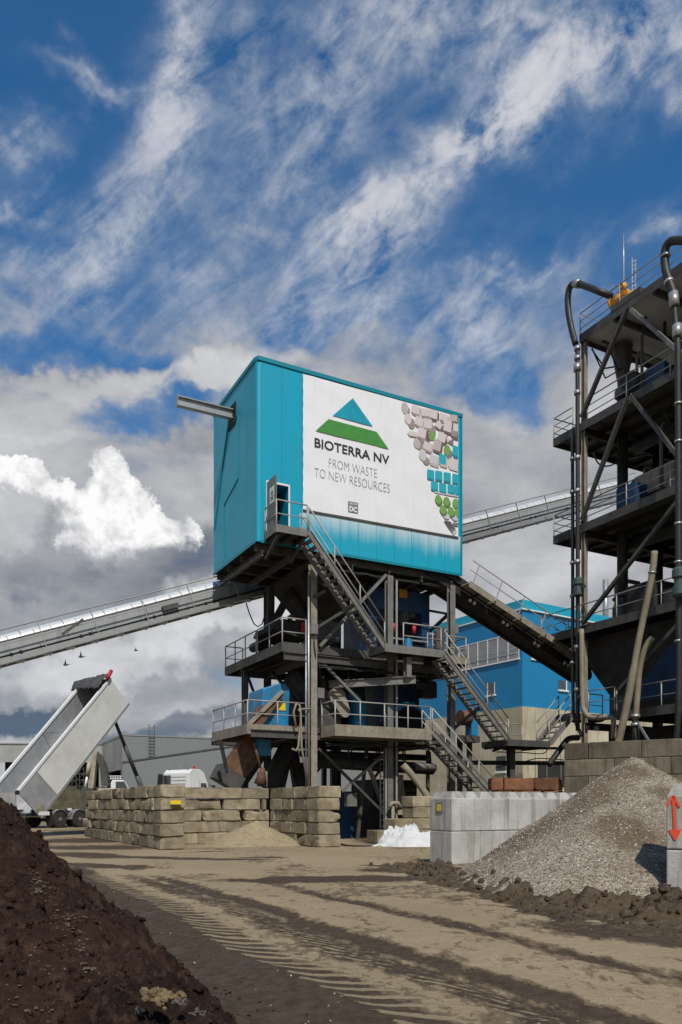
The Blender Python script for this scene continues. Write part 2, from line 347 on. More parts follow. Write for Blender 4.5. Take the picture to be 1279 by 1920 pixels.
# ------------------------------------------------------------------ repeated fittings
def rail(mb, pts, h=1.1, mids=(.55,), step=1.35, r=.03, drop=.0):
    """tubular guardrail along deck points"""
    pts = [Vector(p) for p in pts]; up = Vector((0, 0, 1))
    mb.tube([p+up*h for p in pts], r, 6)
    for m in mids: mb.tube([p+up*m for p in pts], r*.75, 6)
    for p, q in zip(pts, pts[1:]):
        n = max(1, round((q-p).length/step))
        for k in range(n+1):
            c = p.lerp(q, k/n)
            if k == n and q is not pts[-1]: continue
            mb.tube([c-up*drop, c+up*h], r, 6)
    return mb
def platform(root, a0, a1, b0, b1, z, rails=(), edge='tan_steel', eh=.32, h=1.1, mids=(.55,), name='platform', joists=True, deck='dark_steel', step=1.35, jm='black_shade_steel'):
    """gallery floor with edge plates, joists below and guardrails"""
    m = MB(); m.box(a0+.03, a1-.03, b0+.03, b1-.03, z-.05, z); d = m.part(name, deck, root)
    e = MB(); e.box(a0, a1, b0, b0+.025, z-eh+.1, z+.1); e.box(a0, a1, b1-.025, b1, z-eh+.1, z+.1)
    e.box(a0, a0+.025, b0+.028, b1-.028, z-eh+.1, z+.1); e.box(a1-.025, a1, b0+.028, b1-.028, z-eh+.1, z+.1); e.part('edge_plate', edge, d)
    if joists:
        j = MB(); n = max(2, int((a1-a0)/1.1))
        for k in range(n+1):
            a = a0+.12+(a1-a0-.24)*k/n; j.ibeam((a, b0+.05, z-.16), (a, b1-.05, z-.16), .1, .2, t=.02)
        j.part('joist', jm, d)
    for pts in rails:
        rail(MB(), pts, h, mids, step, drop=.25).part('guardrail', 'rail', d)
    return d
def stairs(root, a0, z0, a1, z1, b0, b1, name='staircase', mat_='grey_steel', rails=(True, True), land=.0):
    m = MB()
    for b, sd in ((b0, 1), (b1, -1)):
        m.channel((a0, b, z0-.05), (a1, b, z1-.05), .08, .26, sd, t=.035)
    st = m.part(name, mat_, root)
    t = MB(); n = max(3, int(abs(z1-z0)/.235)); da = abs(a1-a0)/n
    for k in range(1, n):
        a = a0+(a1-a0)*k/n; z = z0+(z1-z0)*k/n
        t.box(a-.125, a+.125, b0+.08, b1-.08, z-.035, z-.005); t.box(a-.125, a-.10, b0+.08, b1-.08, z-.075, z-.037)
    t.part('treads', 'grey_steel', st)
    for b, on in ((b0+.04, rails[0]), (b1-.04, rails[1])):
        if not on: continue
        r = MB(); P, Q = Vector((a0, b, z0)), Vector((a1, b, z1)); U = Vector((0, 0, 1))
        r.tube([P+U*1.05, Q+U*1.05], .03, 6); r.tube([P+U*.55, Q+U*.55], .024, 6)
        k = max(2, round((Q-P).length/1.7))
        for i in range(k+1): c = P.lerp(Q, i/k); r.tube([c, c+U*1.05], .028, 6)
        r.part('handrail', 'rail', st)
    return st
def solo(fn, name, mats, root): m = MB(); fn(m); return m.part(name, mats, root)
def column(root, a, b, z0, z1, w=.28, mats='grey_steel', name='column'):
    m = MB(); m.ibeam((a, b, z0), (a, b, z1), w, w, up=(0, 1, 0), t=.035); m.box(a-w*.8, a+w*.8, b-w*.8, b+w*.8, z0-.0, z0+.03); return m.part(name, mats, root)
def brace(root, p, q, w=.14, mats='dark_steel', name='brace'):
    m = MB(); m.bar(p, q, w, w*.8); return m.part(name, mats, root)

# ================================================================== the screening tower with the big sign
def build_tower():
    R = thing('screening_tower', 'steel screening tower carrying the big turquoise cabin with a printed banner', 'tower', T, (4, 2, 0))
    W, D, Z0, Z1 = 10.49, 5.45, 12.54, 20.2
    # cabin shell: rounded front left corner, standing seams, doorway cut out of the front
    m = MB(); r = .16
    arc = [(r-r*cos(t_), r-r*sin(t_)) for t_ in [pi/2*k/6 for k in range(7)]]
    dl, dr, dt, db = .49, 1.43, 15.05, 12.85
    def wallq(p, q, z0, z1): m.poly([(p[0], p[1], z0), (q[0], q[1], z0), (q[0], q[1], z1), (p[0], p[1], z1)])
    m.sm = True
    for p, q in zip(arc, arc[1:]): wallq(p, q, Z0, Z1)
    m.sm = False
    wallq((r, 0), (dl, 0), Z0, Z1); wallq((dl, 0), (dr, 0), dt, Z1); wallq((dl, 0), (dr, 0), Z0, db); wallq((dr, 0), (W, 0), Z0, Z1)
    for p, q in (((W, 0), (W, D)), ((W, D), (0, D)), ((0, D), (0, r))): wallq(p, q, Z0, Z1)
    # inside of the doorway and a black sheet standing in for the unlit inside
    for p, q in (((dl, .9), (dl, 0)), ((dr, 0), (dr, .9))): wallq(p, q, db, dt)
    m.poly([(dl, 0, dt), (dr, 0, dt), (dr, .9, dt), (dl, .9, dt)]); m.poly([(dl, 0, db), (dl, .9, db), (dr, .9, db), (dr, 0, db)])
    top = arc+[(W, 0), (W, D), (0, D)]
    m.poly([(a, b, Z1-.02) for a, b in top])
    cabin = m.part('cabin', 'teal', R)
    # narrow seam grooves as raised laps
    s = MB(); a = 1.13
    while a < W-.2:
        s.box(a-.007, a+.007, -.010, -.001, Z0 if a > dr+.05 or a < dl else dt+.06, Z1-.22); a += .93
    s.box(-.008, -.001, 1.20, 1.212, Z0, Z1-.2)
    s.part('panel_seam', 'teal_trim', cabin)
    t = MB(); t.prism([(.05, -.05, 0), (W+.05, -.05, 0), (W+.05, D+.05, 0), (-.05, D+.05, 0), (-.05, .2, 0)], (0, 0, .17)); t.v = [(x, y, z+Z1-.13) for x, y, z in t.v]; t.part('roof_trim', 'teal_trim', cabin)
    t = MB(); t.box(r, W+.02, -.035, -.004, Z0-.05, Z0+.07); t.box(W-.06, W+.03, -.03, -.002, Z0+.08, Z1-.14); t.box(-.035, -.004, r, D+.02, Z0-.05, Z0+.07); t.part('corner_trim', 'teal_trim', cabin)
    t = MB(); t.box(dl-.07, dl-.001, -.03, .05, db, dt+.08); t.box(dr+.001, dr+.07, -.03, .05, db, dt+.08); t.box(dl, dr, -.03, .05, dt+.001, dt+.08); t.part('door_frame', 'white_paint', cabin)
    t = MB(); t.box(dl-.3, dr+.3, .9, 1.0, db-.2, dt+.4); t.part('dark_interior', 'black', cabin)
    # leaf swung outward, with its pictogram sign
    t = MB(); t.box(dl-.05, dl-.005, -.97, -.03, db+.02, dt-.02); leaf = t.part('cabin_door', 'grey_steel', R)
    t = MB(); t.box(dl-.058, dl-.052, -.8, -.35, db+1.15, db+1.8); t.part('door_sign', 'white_paint', leaf)
    t = MB(); t.lathe((dl-.062, -.6, db+1.55), (-1, 0, 0), [(0, .1), (.004, .1)], 12); t.bar((dl-.064, -.75, db+1.25), (dl-.064, -.45, db+1.42), .01, .06); t.bar((dl-.064, -.45, db+1.25), (dl-.064, -.75, db+1.42), .01, .06); t.part('pictogram', 'ink_grey', leaf)
    t = MB(); t.cyl((dl-.03, -.9, db+1.05), (dl-.13, -.9, db+1.05), .02, 8); t.bar((dl-.13, -.9, db+1.05), (dl-.13, -.78, db+1.05), .025); t.part('door_handle', 'galv', leaf)
    # hoist doors on the end wall
    t = MB()
    za, zb = 15.9, 18.7
    for p, q in (((2.15, zb), (2.15, za)), ((2.15, za), (3.95, za-.55)), ((3.95, za-.55), (3.95, Z0+.2)), ((2.15, zb), (3.5, zb))):
        t.bar((-.012, p[0], p[1]), (-.012, q[0], q[1]), .02, .05, up=(1, 0, 0))
    t.bar((-.02, 3.35, 18.9), (-.02, 5.3, 14.6), .03, .07, up=(1, 0, 0))
    t.part('hoist_door', 'teal_trim', cabin)
    t = MB(); t.box(-.03, -.003, 2.45, 3.35, 18.45, 19.45); t.part('hoist_opening', 'black', cabin)
    t = MB(); t.ibeam((0.0, 2.85, 19.02), (-2.55, 2.85, 19.02), .26, .42, t=.045); t.box(-2.56, -2.54, 2.69, 3.01, 18.8, 19.24); t.part('hoist_beam', 'galv', R)
    # bleached bib below the banner: its own tin panels, washed out where the banner drips
    bl, br, bt0, bt1, bb0, bb1 = 2.1, 10.27, 20.0, 20.06, 14.22, 14.34
    bm = bpy.data.materials.new('bleached_panel'); bm.use_nodes = True; nt = NT(bm.node_tree); bs = nt.n['Principled BSDF']
    P = nt.new('ShaderNodeNewGeometry').outputs['Position']; sp = nt.new('ShaderNodeSeparateXYZ'); nt.l.new(P, sp.inputs[0])
    st = nt.noise(nt.mapping(P, scale=(1, 1, .05)), 3.2, 5, .6); st2 = nt.noise(nt.mapping(P, scale=(1, 1, .02)), 9, 3, .5)
    fade = nt.mapr(nt.math('ADD', sp.outputs[2], nt.math('ADD', nt.math('MULTIPLY', nt.math('SUBTRACT', st, .5), 1.0), nt.math('MULTIPLY', nt.math('SUBTRACT', st2, .5), .35))), 13.15, 14.35, 0, .85, True)
    nt.l.new(nt.mix(fade, (.003, .315, .45), (.52, .61, .64)), bs.inputs['Base Color']); bs.inputs['Roughness'].default_value = .5
    M['bleached_panel'] = bm
    t = MB(); t.prism([(bl-.02, -.002, Z0+.08), (W-.07, -.002, Z0+.08), (W-.07, -.002, bb1+.02), (bl-.02, -.002, bb0)], (0, -.008, 0)); t.part('lower_panel', 'bleached_panel', cabin)
    t = MB(); a = 2.06+.93
    while a < W-.2: t.box(a-.007, a+.007, -.018, -.0105, Z0+.08, 14.15); a += .93
    t.part('lower_seam', 'teal_trim', cabin)
    # ---- banner and its print
    t = MB(); N = 34; Nz = 22; Y0 = -.035
    def bz(a, k): f_ = (a-bl)/(br-bl); return (bb0+(bb1-bb0)*f_)*(1-k)+(bt0+(bt1-bt0)*f_)*k
    for j in range(Nz+1):
        for i in range(N+1):
            a = bl+(br-bl)*i/N; k = j/Nz
            e = .008*sin(i*1.9+j*.6)*(1 if i < 5 else .25)+.006*sin(j*1.3+i*.5)
            t.v.append((a+(0.02*abs(sin(j*1.57)) if i == 0 else 0), Y0+min(e, .012), bz(a, k)))
    t.sm = True
    for j in range(Nz):
        for i in range(N): q = j*(N+1)+i; t.face((q, q+1, q+N+2, q+N+1))
    t.sm = False
    ban = t.part('banner', 'banner', R)
    t = MB(); t.box(bl, br, -.06, -.004, bb0-.09, bb0-.03); t.v = [(x, y, z+(x-bl)/(br-bl)*(bb1-bb0)) for x, y, z in t.v]; t.part('banner_rail', 'dark_steel', ban)
    Y1 = Y0-.022
    def sh(pts, name, mt):
        q = MB(); q.prism([fb(u, v, Y1) for u, v in pts], (0, -.006, 0)); return q.part(name, mt, ban)
    sc = 320/1279
    def px(l): return [(560+x*sc, 690+y*sc) for x, y in l]
    sh(px([(408, 226), (557, 437), (258, 357)]), 'emblem_triangle', 'logo_teal')
    sh(px([(226, 383), (586, 478), (677, 608), (130, 470)]), 'emblem_base', 'logo_green')
    L0, L1 = fb(*px([(122, 590)])[0], Y1), fb(*px([(682, 716)])[0], Y1)
    H = fb(*px([(122, 522)])[0], Y1)[2]-fb(*px([(122, 588)])[0], Y1)[2]
    zc = fb(*px([(122, 588)])[0], Y1)[2]; wd = L1[0]-L0[0]
    lettering('BIOTERRA NV', H/.69, 'ink', ban, ((L0[0]+L1[0])/2, Y1, zc), bold=.008, fit=wd)
    def line(txt, l, r_, hh):
        p, q = fb(*px([l])[0], Y1), fb(*px([r_])[0], Y1); z0 = p[2]; h_ = fb(*px([(l[0], l[1]-hh)])[0], Y1)[2]-z0
        lettering(txt, h_/.69, 'ink_pale', ban, ((p[0]+q[0])/2, Y1, z0), bold=-.016, fit=q[0]-p[0], name='slogan')
    line('FROM WASTE', (230, 741), (590, 823), 68); line('TO NEW RESOURCES', (122, 814), (685, 936), 70)
    sh(px([(374, 997), (447, 1011), (447, 1088), (374, 1076)]), 'group_logo', 'ink_grey')
    p, q = fb(*px([(380, 1074)])[0], Y1), fb(*px([(442, 1084)])[0], Y1)
    Yk = Y1-.008
    lettering('DC', .31, 'banner', ban, ((p[0]+q[0])/2, Yk, p[2]+.02), bold=.012, fit=(q[0]-p[0])*.92, name='group_letters')
    lettering('GROUP', .15, 'banner', ban, ((p[0]+q[0])/2, Yk, p[2]+.31), fit=(q[0]-p[0])*.96, name='group_letters')
    # printed picture of building blocks at the right edge: flat tones of ink
    tones = {'c0': (.60, .53, .52), 'c1': (.47, .40, .385), 'c2': (.30, .235, .225), 'c3': (.15, .10, .095), 't0': (.02, .36, .44), 't1': (.004, .24, .31), 'g0': (.17, .33, .08), 'g1': (.09, .20, .04), 's0': (.52, .52, .53), 'k0': (.10, .09, .09), 'k1': (.19, .17, .17)}
    keys = list(tones)
    for k, c in tones.items(): mk('print_'+k, c, .55, 0, tuple(x*.85 for x in c), 6, .5)
    pm = MB(); s7 = 150/1029; lay = [Y1]
    def ink(pts, k):
        lay[0] -= .0002; pm.mi = keys.index(k)
        Q = [fb(730+x*s7, 740+y*s7, lay[0]) for x, y in pts]; Q = [(min(a, br-.03), b, z) for a, b, z in Q]
        pm.poly(Q)
    def el(cx, cy, rx, ry, sk, k, n=16): ink([(cx+rx*cos(-2*pi*i/n), cy+ry*sin(-2*pi*i/n)+sk*cos(-2*pi*i/n)*rx) for i in range(n)][::-1], k)
    def cube(x, y, w, h, rot, k0='c0', k1='c1', k2='c2', d=(16, 34)):
        if k0 != 't0': w, h = w*1.16, h*1.2
        else: w, h = w*1.0, h*.98
        d = (d[0]*1.3, d[1]*1.3)
        c, s_ = cos(radians(rot)), sin(radians(rot))
        q = [(x+i*w/2*c-j*h/2*s_, y+(i*w/2*s_+j*h/2*c)+i*w/2*.22) for i, j in ((-1, -1), (1, -1), (1, 1), (-1, 1))]
        ink([q[3], (q[3][0]+d[0], q[3][1]+d[1]), (q[2][0]+d[0], q[2][1]+d[1]), q[2]], k2)
        ink([q[2], (q[2][0]+d[0], q[2][1]+d[1]), (q[1][0]+d[0], q[1][1]+d[1]), q[1]], k2 if k2 == 'c3' else 'c3' if k1 == 'c2' else k1)
        ink(q[::-1], k0)
    el(225, 205, 46, 60, .2, 'c2'); el(205, 170, 44, 72, .3, 'c1'); cube(340, 190, 84, 80, 8); cube(465, 225, 88, 80, -6); cube(575, 250, 84, 92, 4, 'c0', 'c2', 'c3'); cube(705, 290, 84, 70, 6); cube(830, 300, 80, 70, -4, 'c1', 'c2', 'c3')
    el(290, 370, 46, 70, .3, 'c2'); el(245, 310, 46, 68, .3, 'c0'); cube(385, 340, 86, 88, 14); cube(500, 370, 86, 100, -4, 'c0', 'c1', 'c2'); cube(640, 390, 70, 60, 28, 'c0', 'c2', 'c3'); cube(755, 400, 88, 120, 6, 'c0', 'c2', 'c3'); cube(860, 420, 60, 80, 2)
    ink([(235, 495), (275, 465), (360, 485), (370, 550), (270, 535)], 'c0'); ink([(250, 520), (360, 540), (368, 552), (275, 540)], 'c2')
    cube(425, 490, 90, 100, 10, 'c0', 'c2', 'c2', (40, 60)); el(572, 480, 32, 84, .2, 'c2'); el(555, 525, 44, 66, .12, 'g0'); cube(680, 545, 90, 90, 16, 'c0', 'c2', 'c3'); ink([(735, 540), (800, 575), (750, 615)], 'c0'); ink([(750, 615), (835, 565), (825, 660)], 'k1')
    cube(840, 500, 70, 60, 4, 'c2', 'c3', 'c3'); el(395, 650, 50, 62, .3, 'c2'); el(360, 625, 44, 68, .3, 'c1'); cube(495, 660, 90, 80, 14); cube(620, 650, 84, 110, 10, 'c1', 'c2', 'c3'); el(775, 760, 40, 62, .2, 'k1'); el(748, 710, 42, 66, .15, 'g0'); cube(865, 720, 90, 120, 4, 't0', 't1', 't1')
    el(480, 850, 44, 52, .3, 'c2'); el(435, 775, 48, 74, .3, 's0'); cube(575, 830, 86, 90, 6, 's0', 'c1', 'c1'); cube(690, 830, 84, 130, 2, 't0', 'c1', 'c1'); cube(825, 880, 100, 90, 4, 'c0', 's0', 's0')
    ink([(570, 1225), (640, 1235), (900, 1280), (900, 1320), (600, 1265)], 's0')
    for x, y in ((535, 1020), (640, 1035), (748, 1055), (860, 1075), (585, 1165), (690, 1190), (800, 1205), (895, 1225)): cube(x, y, 84, 110, 0, 't0', 't1', 't1', (4, 18))
    for x, y in ((740, 1560), (850, 1580)): el(x, y, 44, 40, .3, 's0')
    for x, y in ((635, 1345), (740, 1370), (860, 1395), (695, 1480), (800, 1500), (890, 1520)): el(x+14, y+26, 40, 56, .2, 'g1'); el(x, y, 42, 56, .15, 'g0')
    ink([(705, 1615), (790, 1630), (860, 1735), (770, 1720)], 'k0'); ink([(770, 1720), (860, 1735), (815, 1775)], 'k1'); ink([(815, 1640), (890, 1650), (890, 1690), (850, 1690)], 'k1'); ink([(815, 1775), (860, 1735), (875, 1760), (830, 1810)], 's0')
    pm.part('printed_blocks', ['print_'+k for k in keys], ban)
    # ---- floor of the cabin and its grillage
    t = MB(); t.box(.1, W-.05, .05, D-.05, Z0-.02, Z0+.1); fl = t.part('cabin_floor', 'black_shade_steel', R)
    for b in (.35, 2.0, 3.6, 5.1):
        t = MB(); t.ibeam((.05, b, Z0-.17), (W-.05, b, Z0-.17), .16, .28); t.part('floor_beam', 'dark_steel', R)
    t = MB()
    for a in (.3, 1.6, 2.66, 4.6, 6.52, 8.3, 9.99): t.ibeam((a, .1, Z0-.44), (a, D-.1, Z0-.44), .14, .24)
    t.part('cross_beam', 'dark_steel', fl)
    # ---- columns
    for a in (2.66, 6.52, 9.99):
        column(R, a, .15, 0, Z0-.55, .29, 'tan_steel' if a < 6 else 'grey_steel'); column(R, a, 5.2, 0, Z0-.55, .29, 'dark_steel')
    column(R, 1.45, 5.1, 0, 8.0, .26, 'dark_steel')
    t = MB(); t.tube([(2.40, .02, 1.2), (2.40, .02, 11.5)], .05, 8); t.tube([(2.31, .1, 1.2), (2.31, .1, 9.5)], .035, 6); t.part('conduit', 'galv', R)
    # braces read from the photograph
    brace(R, fb(600, 1212, .2), fb(724, 1078, .2), .15, 'grey_steel'); brace(R, fb(598, 1235, .2), fb(676, 1316, .2), .13, 'grey_steel')
    brace(R, fb(598, 1404, .2), fb(725, 1530, .2), .13, 'dark_steel'); brace(R, fb(728, 1408, .25), fb(642, 1484, .25), .13, 'grey_steel')
    for z0, z1 in ((9.2, 10.7), (12.2, 10.7)): brace(R, (9.99, 5.0, z0), (9.99, .35, z1), .14, 'black_shade_steel')
    brace(R, (2.66, 5.0, 8.3), (2.66, .3, 5.2), .14, 'black_shade_steel'); brace(R, (1.5, 5.0, 7.9), (2.66, 5.0, 5.0), .12, 'black_shade_steel')
    for a, c_ in ((2.66, 6.52), (6.52, 9.99)):
        brace(R, (a, 5.2, 8.4), (c_, 5.2, 12.0), .13, 'black_shade_steel'); brace(R, (a, 5.25, .3), (c_, 5.25, 4.5), .13, 'black_shade_steel')
    # ring beams under each floor
    for z in (4.55, 7.9):
        for b in (.15, 5.2):
            t = MB(); t.ibeam((-.2 if z < 5 else 1.3, b, z), (10.2, b, z), .2, .32); t.part('ring_beam', 'dark_steel', R)
        for a in (2.66, 6.52, 9.99):
            t = MB(); t.ibeam((a, .3, z), (a, 5.05, z), .2, .32); t.part('ring_beam', 'dark_steel', R)
    # trestle legs that carry the feeder below the cabin
    for p, q in ((fb(508, 1100, 3.2), fb(507, 1180, 3.2)), (fb(548, 1105, 2.8), fb(512, 1172, 2.8)), (fb(551, 1100, 2.8), fb(577, 1158, 2.8)), (fb(590, 1085, 1.0), fb(640, 1112, 1.0))):
        t = MB(); t.bar(p, q, .30, .30); t.part('feeder_leg', 'black_shade_steel', R)
    # ---- galleries
    z1 = 4.84
    platform(R, -.35, 2.45, .2, 4.7, z1, [[(-.32, 4.6, z1), (-.32, .23, z1), (2.4, .23, z1)]], eh=.42)
    platform(R, 2.95, 7.85, -1.36, -.05, z1, [[(2.98, -.1, z1), (2.98, -1.33, z1), (7.8, -1.33, z1)]], eh=.48)
    platform(R, 2.46, 10.3, .32, 5.3, z1, [], edge='dark_steel', eh=.3)
    z2 = 8.42
    platform(R, 1.25, 2.5, .25, 7.4, z2, [[(2.4, .28, z2), (1.28, .28, z2), (1.28, 3.1, z2)], [(1.28, 3.25, z2), (1.28, 7.35, z2), (2.2, 7.35, z2)]], edge='dark_steel', eh=.42, h=1.15)
    platform(R, 2.51, 10.3, .32, 5.3, z2, [], edge='dark_steel', eh=.36)
    platform(R, 5.35, 8.45, -1.45, -.02, z2, [[(6.3, -1.42, z2), (8.3, -1.42, z2)]], edge='grey_steel', eh=.34)
    rail(MB(), [(8.4, -.2, z2), (10.6, -.2, z2), (10.6, 2.5, z2)], 1.1).part('guardrail', 'rail', R)
    platform(R, 8.5, 10.7, -.35, .3, z2, [], edge='tan_steel', eh=.3)
    t = MB(); t.box(8.05, 8.5, -1.41, -1.38, z2+.15, z2+1.15); t.box(8.52, 8.55, -1.35, -.5, z2+.15, z2+1.15); t.part('mesh_panel', 'dark_steel', R)
    z3 = 12.78
    platform(R, .3, 1.75, -1.32, -.04, z3, [[(.33, -.1, z3), (.33, -1.29, z3), (1.7, -1.29, z3)]], edge='grey_steel', eh=.3)
    t = MB()
    for a in (.45, 1.6): t.bar((a, -1.2, z3-.25), (a, .1, z3-.9), .1)
    t.part('landing_bracket', 'dark_steel', R)
    # ---- three flights
    stairs(R, 1.75, z3, 5.4, z2+.02, -1.36, -.45)
    stairs(R, 8.45, z2, 12.2, 4.6, -1.42, -.5)
    stairs(R, 7.9, z1, 13.1, .25, -1.36, -.45)
    for p_, q_ in ((fb(612, 1108, -.4), fb(585, 1122, .1)), ((4.0, -1.2, 10.1), (2.8, .1, 9.2)), ((10.6, -1.2, 6.1), (10.1, .1, 5.2))):
        t = MB(); t.bar(p_, q_, .12); t.part('stair_bracket', 'dark_steel', R)
    platform(R, 12.0, 14.6, -1.6, .4, 4.55, [[(12.5, .38, 4.55), (14.55, .38, 4.55)]], edge='dark_steel', eh=.3)
    column(R, 13.0, -.6, 0, 4.3, .3, 'dark_steel')
    rail(MB(), [(13.1, -1.33, .3), (15.0, -1.33, .3)], 1.1).part('guardrail', 'rail', R)
    # boxed cable tray that climbs the middle column
    t = MB(); t.box(6.2, 6.34, .02, .12, .4, 4.2); t.box(6.78, 6.86, -.06, .02, .4, 11.8); t.part('cable_tray', 'rail', R)
    t = MB()
    for z in [.6+.28*k for k in range(13)]: t.bar((5.98, .0, z), (6.2, .0, z), .025)
    t.bar((5.97, 0, .4), (5.97, 0, 4.4), .04); t.bar((6.21, 0, .4), (6.21, 0, 4.4), .04); t.part('ladder', 'dark_steel', R)
    # short bearing legs and cross girders below the middle landing
    t = MB(); a_, b_, z_ = fb(765, 1230, -1.0); t.ibeam((a_, b_, z2-.3), (a_, b_, z2-1.15), .26, .26, up=(0, 1, 0)); t.box(a_-.22, a_+.22, b_-.22, b_+.22, z2-1.2, z2-1.16); t.ibeam((a_-2.9, 1.0, z2-1.45), (a_+.3, -1.2, z2-1.3), .2, .34); t.part('cantilever', 'grey_steel', R)
    # cabling, junction boxes and small fittings
    for u, v, b in ((600, 1300, .28), (741, 1270, .28), (588, 1180, -.02), (852, 1180, .28)):
        m = MB(); a, b_, z = fb(u, v, b); m.box(a-.16, a+.16, b-.14, b, z-.22, z+.22); j = m.part('junction_box', 'grey_steel', R)
        m = MB(); m.tube([(a, b-.07, z-.22), (a+.02, b-.07, z-.7), (a+.1, b-.03, z-1.2)], .025, 6); m.part('cable', 'rubber', j)
    for z, b in ((7.62, .02), (4.2, -.6), (12.0, .3)):
        m = MB(); n = 14; m.tube([(2.9+k*.5, b, z-.05*abs(sin(k*1.3))) for k in range(n)], .035, 6); m.tube([(2.9+k*.5, b-.07, z-.06-.07*abs(sin(k*1.7+1))) for k in range(n)], .025, 6); m.part('cable_run', 'rubber', R)
    for z in (4.45, 8.0):
        for k in range(5):
            m = MB(); a = 3.2+k*1.45; m.tube([(a, .6, z-.2), (a+.1, .7, z-.7-.3*(k % 2)), (a+.35, .9, z-.9), (a+.5, 1.2, z-.3)], .04, 6); m.part('hose_loop', 'rubber', R)
    return R
TOWER = build_tower()

# ---- machinery standing in the screening tower
def machine(name, label, cat, base): return thing(name, label, cat, T, base)
def tower_machines():
    z1, z2 = 4.84, 8.42
    # blue inclined screen housing behind the lower left guardrail
    R = machine('screen_housing', 'bright blue screen casing with a sloping rusty lid behind the lower left guardrail', 'machine', (1.0, 1.5, z1))
    q = [fb(490, 1366, 1.0), fb(542, 1366, 1.0), fb(545, 1292, 1.0), fb(537, 1282, 1.0), fb(524, 1281, 1.0), fb(494, 1290, 1.0)]
    m = MB(); m.prism(q, (0, 1.7, 0)); bevel(m.part('casing', 'machine_blue', R), .06)
    m = MB(); p, r_ = fb(466, 1362, .7), fb(532, 1297, .7); m.prism([p, fb(490, 1363, .7), fb(533, 1303, .7), r_, fb(508, 1316, .7), fb(482, 1330, .7)], (0, .28, 0)); m.part('sloping_lid', 'rust', R)
    m = MB(); m.bar(fb(463, 1362, .66), fb(530, 1296, .66), .1, .16); m.part('lid_flange', 'tan_steel', R)
    m = MB(); a, b, z = fb(527, 1325, .98); m.box(a-.22, a+.22, b-.012, b-.002, z-.16, z+.16); s = m.part('warning_sign', 'yellow', R)
    # brown chute and legs below it
    R = machine('discharge_chute', 'rusty inclined discharge chute hanging below the lower left gallery', 'chute', (.3, 2.2, 2))
    m = MB(); p, q = fb(478, 1392, 2.0), fb(425, 1466, 2.0); m.bar(p, q, 1.1, .62, up=(0, 1, 0)); m.part('chute_body', 'rust', R)
    m = MB(); m.bar(fb(420, 1472, 2.0), fb(434, 1446, 2.0), 1.25, .72, up=(0, 1, 0)); m.part('chute_mouth', 'dark_steel', R)
    for u0, v0, u1, v1, b, w in ((508, 1392, 450, 1476, 2.4, .36), (540, 1400, 500, 1478, 2.2, .6), (545, 1395, 525, 1480, 2.6, .35), (548, 1398, 560, 1480, 2.6, .4), (566, 1430, 572, 1482, 2.8, .3)):
        m = MB(); m.bar(fb(u0, v0, b), fb(u1, v1, b), w, w); m.part('leg', 'black_shade_steel', R)
    m = MB(); a, b, z = fb(497, 1408, 1.3); m.box(a-.3, a+.3, b, b+.8, z-.2, z+.5); m.part('blue_panel', 'machine_blue', R)
    m = MB(); a, b, z = fb(494, 1470, .6); m.box(a-.25, a+.2, b, b+.1, z-.1, z+.55); m.part('counterweight', 'grey_steel', R)
    m = MB(); m.tube([fb(477, 1394, .5), fb(489, 1440, .5)], .05, 6); m.tube([fb(493, 1440, .5), fb(489, 1470, .5)], [.1, .3], 8); m.part('spout', 'rust', R)
    # dark box screen behind the upper left guardrail
    R = machine('vibrating_screen', 'black box shaped vibrating screen behind the upper left guardrail', 'machine', (2.6, 1.8, z2))
    m = MB(); q = [fb(513, 1178, 1.4), fb(576, 1200, 1.4), fb(576, 1166, 1.4), fb(530, 1160, 1.4), fb(518, 1166, 1.4)]; m.prism(q, (0, 2.4, 0)); m.part('screen_box', 'black_shade_steel', R)
    m = MB(); m.tube([fb(542, 1160, 1.3), fb(551, 1154, 1.3), fb(559, 1156, 1.3)], .12, 8); m.part('vent_hood', 'rubber', R)
    m = MB(); m.box(*[x for p in zip(fb(566, 1192, 1.3)[:2], (fb(572, 1186, 1.3)[0], 1.38)) for x in p], 9.2, 9.7); m.part('red_box', 'red', R)
    m = MB(); m.box(2.1, 3.2, 4.2, 5.0, z2, z2+.7); m.cyl((1.9, 4.0, z2+.75), (1.9, 5.2, z2+.75), .22); m.part('motor', 'black_shade_steel', R)
    # cone hopper under the cabin
    R = machine('feed_hopper', 'dark steel feed hopper hanging under the cabin floor', 'hopper', (3, 3, 9))
    m = MB(); m.hexa([(3.9, 2.4, 10.2), (5.2, 2.4, 10.2), (5.2, 4.0, 10.2), (3.9, 4.0, 10.2), (2.6, 1.4, 12.0), (6.2, 1.4, 12.0), (6.2, 4.8, 12.0), (2.6, 4.8, 12.0)]); m.part('hopper_cone', 'black_shade_steel', R)
    m = MB(); m.box(3.9, 5.2, 2.4, 4.0, 9.3, 10.199); m.part('hopper_neck', 'dark_steel', R)
    # blue portal machine on the middle floor
    R = machine('attrition_cell', 'dark blue portal machine under the right of the cabin behind the middle landing', 'machine', (7, 2, z2))
    A0, A1 = fb(690, 1100, 1.6)[0], fb(806, 1100, 1.6)[0]
    m = MB(); m.box(A0, A1, 1.6, 4.0, 10.9, 11.9); m.part('top_housing', 'navy', R)
    m = MB(); m.box(A0, A0+.65, 1.6, 4.0, z2, 10.9); m.part('side_frame', 'navy', R); m = MB(); m.box(A1-.45, A1, 1.6, 4.0, z2, 10.9); m.part('side_frame', 'navy', R)
    m = MB(); m.box(A0+.65, A1-.45, 2.6, 4.0, z2, 10.6); m.part('back_panel', 'black_shade_steel', R)
    m = MB(); m.box(A0+1.1, A1-.3, 1.2, 2.5, z2+1.0, z2+1.08); m.part('shelf', 'pale_glass', R)
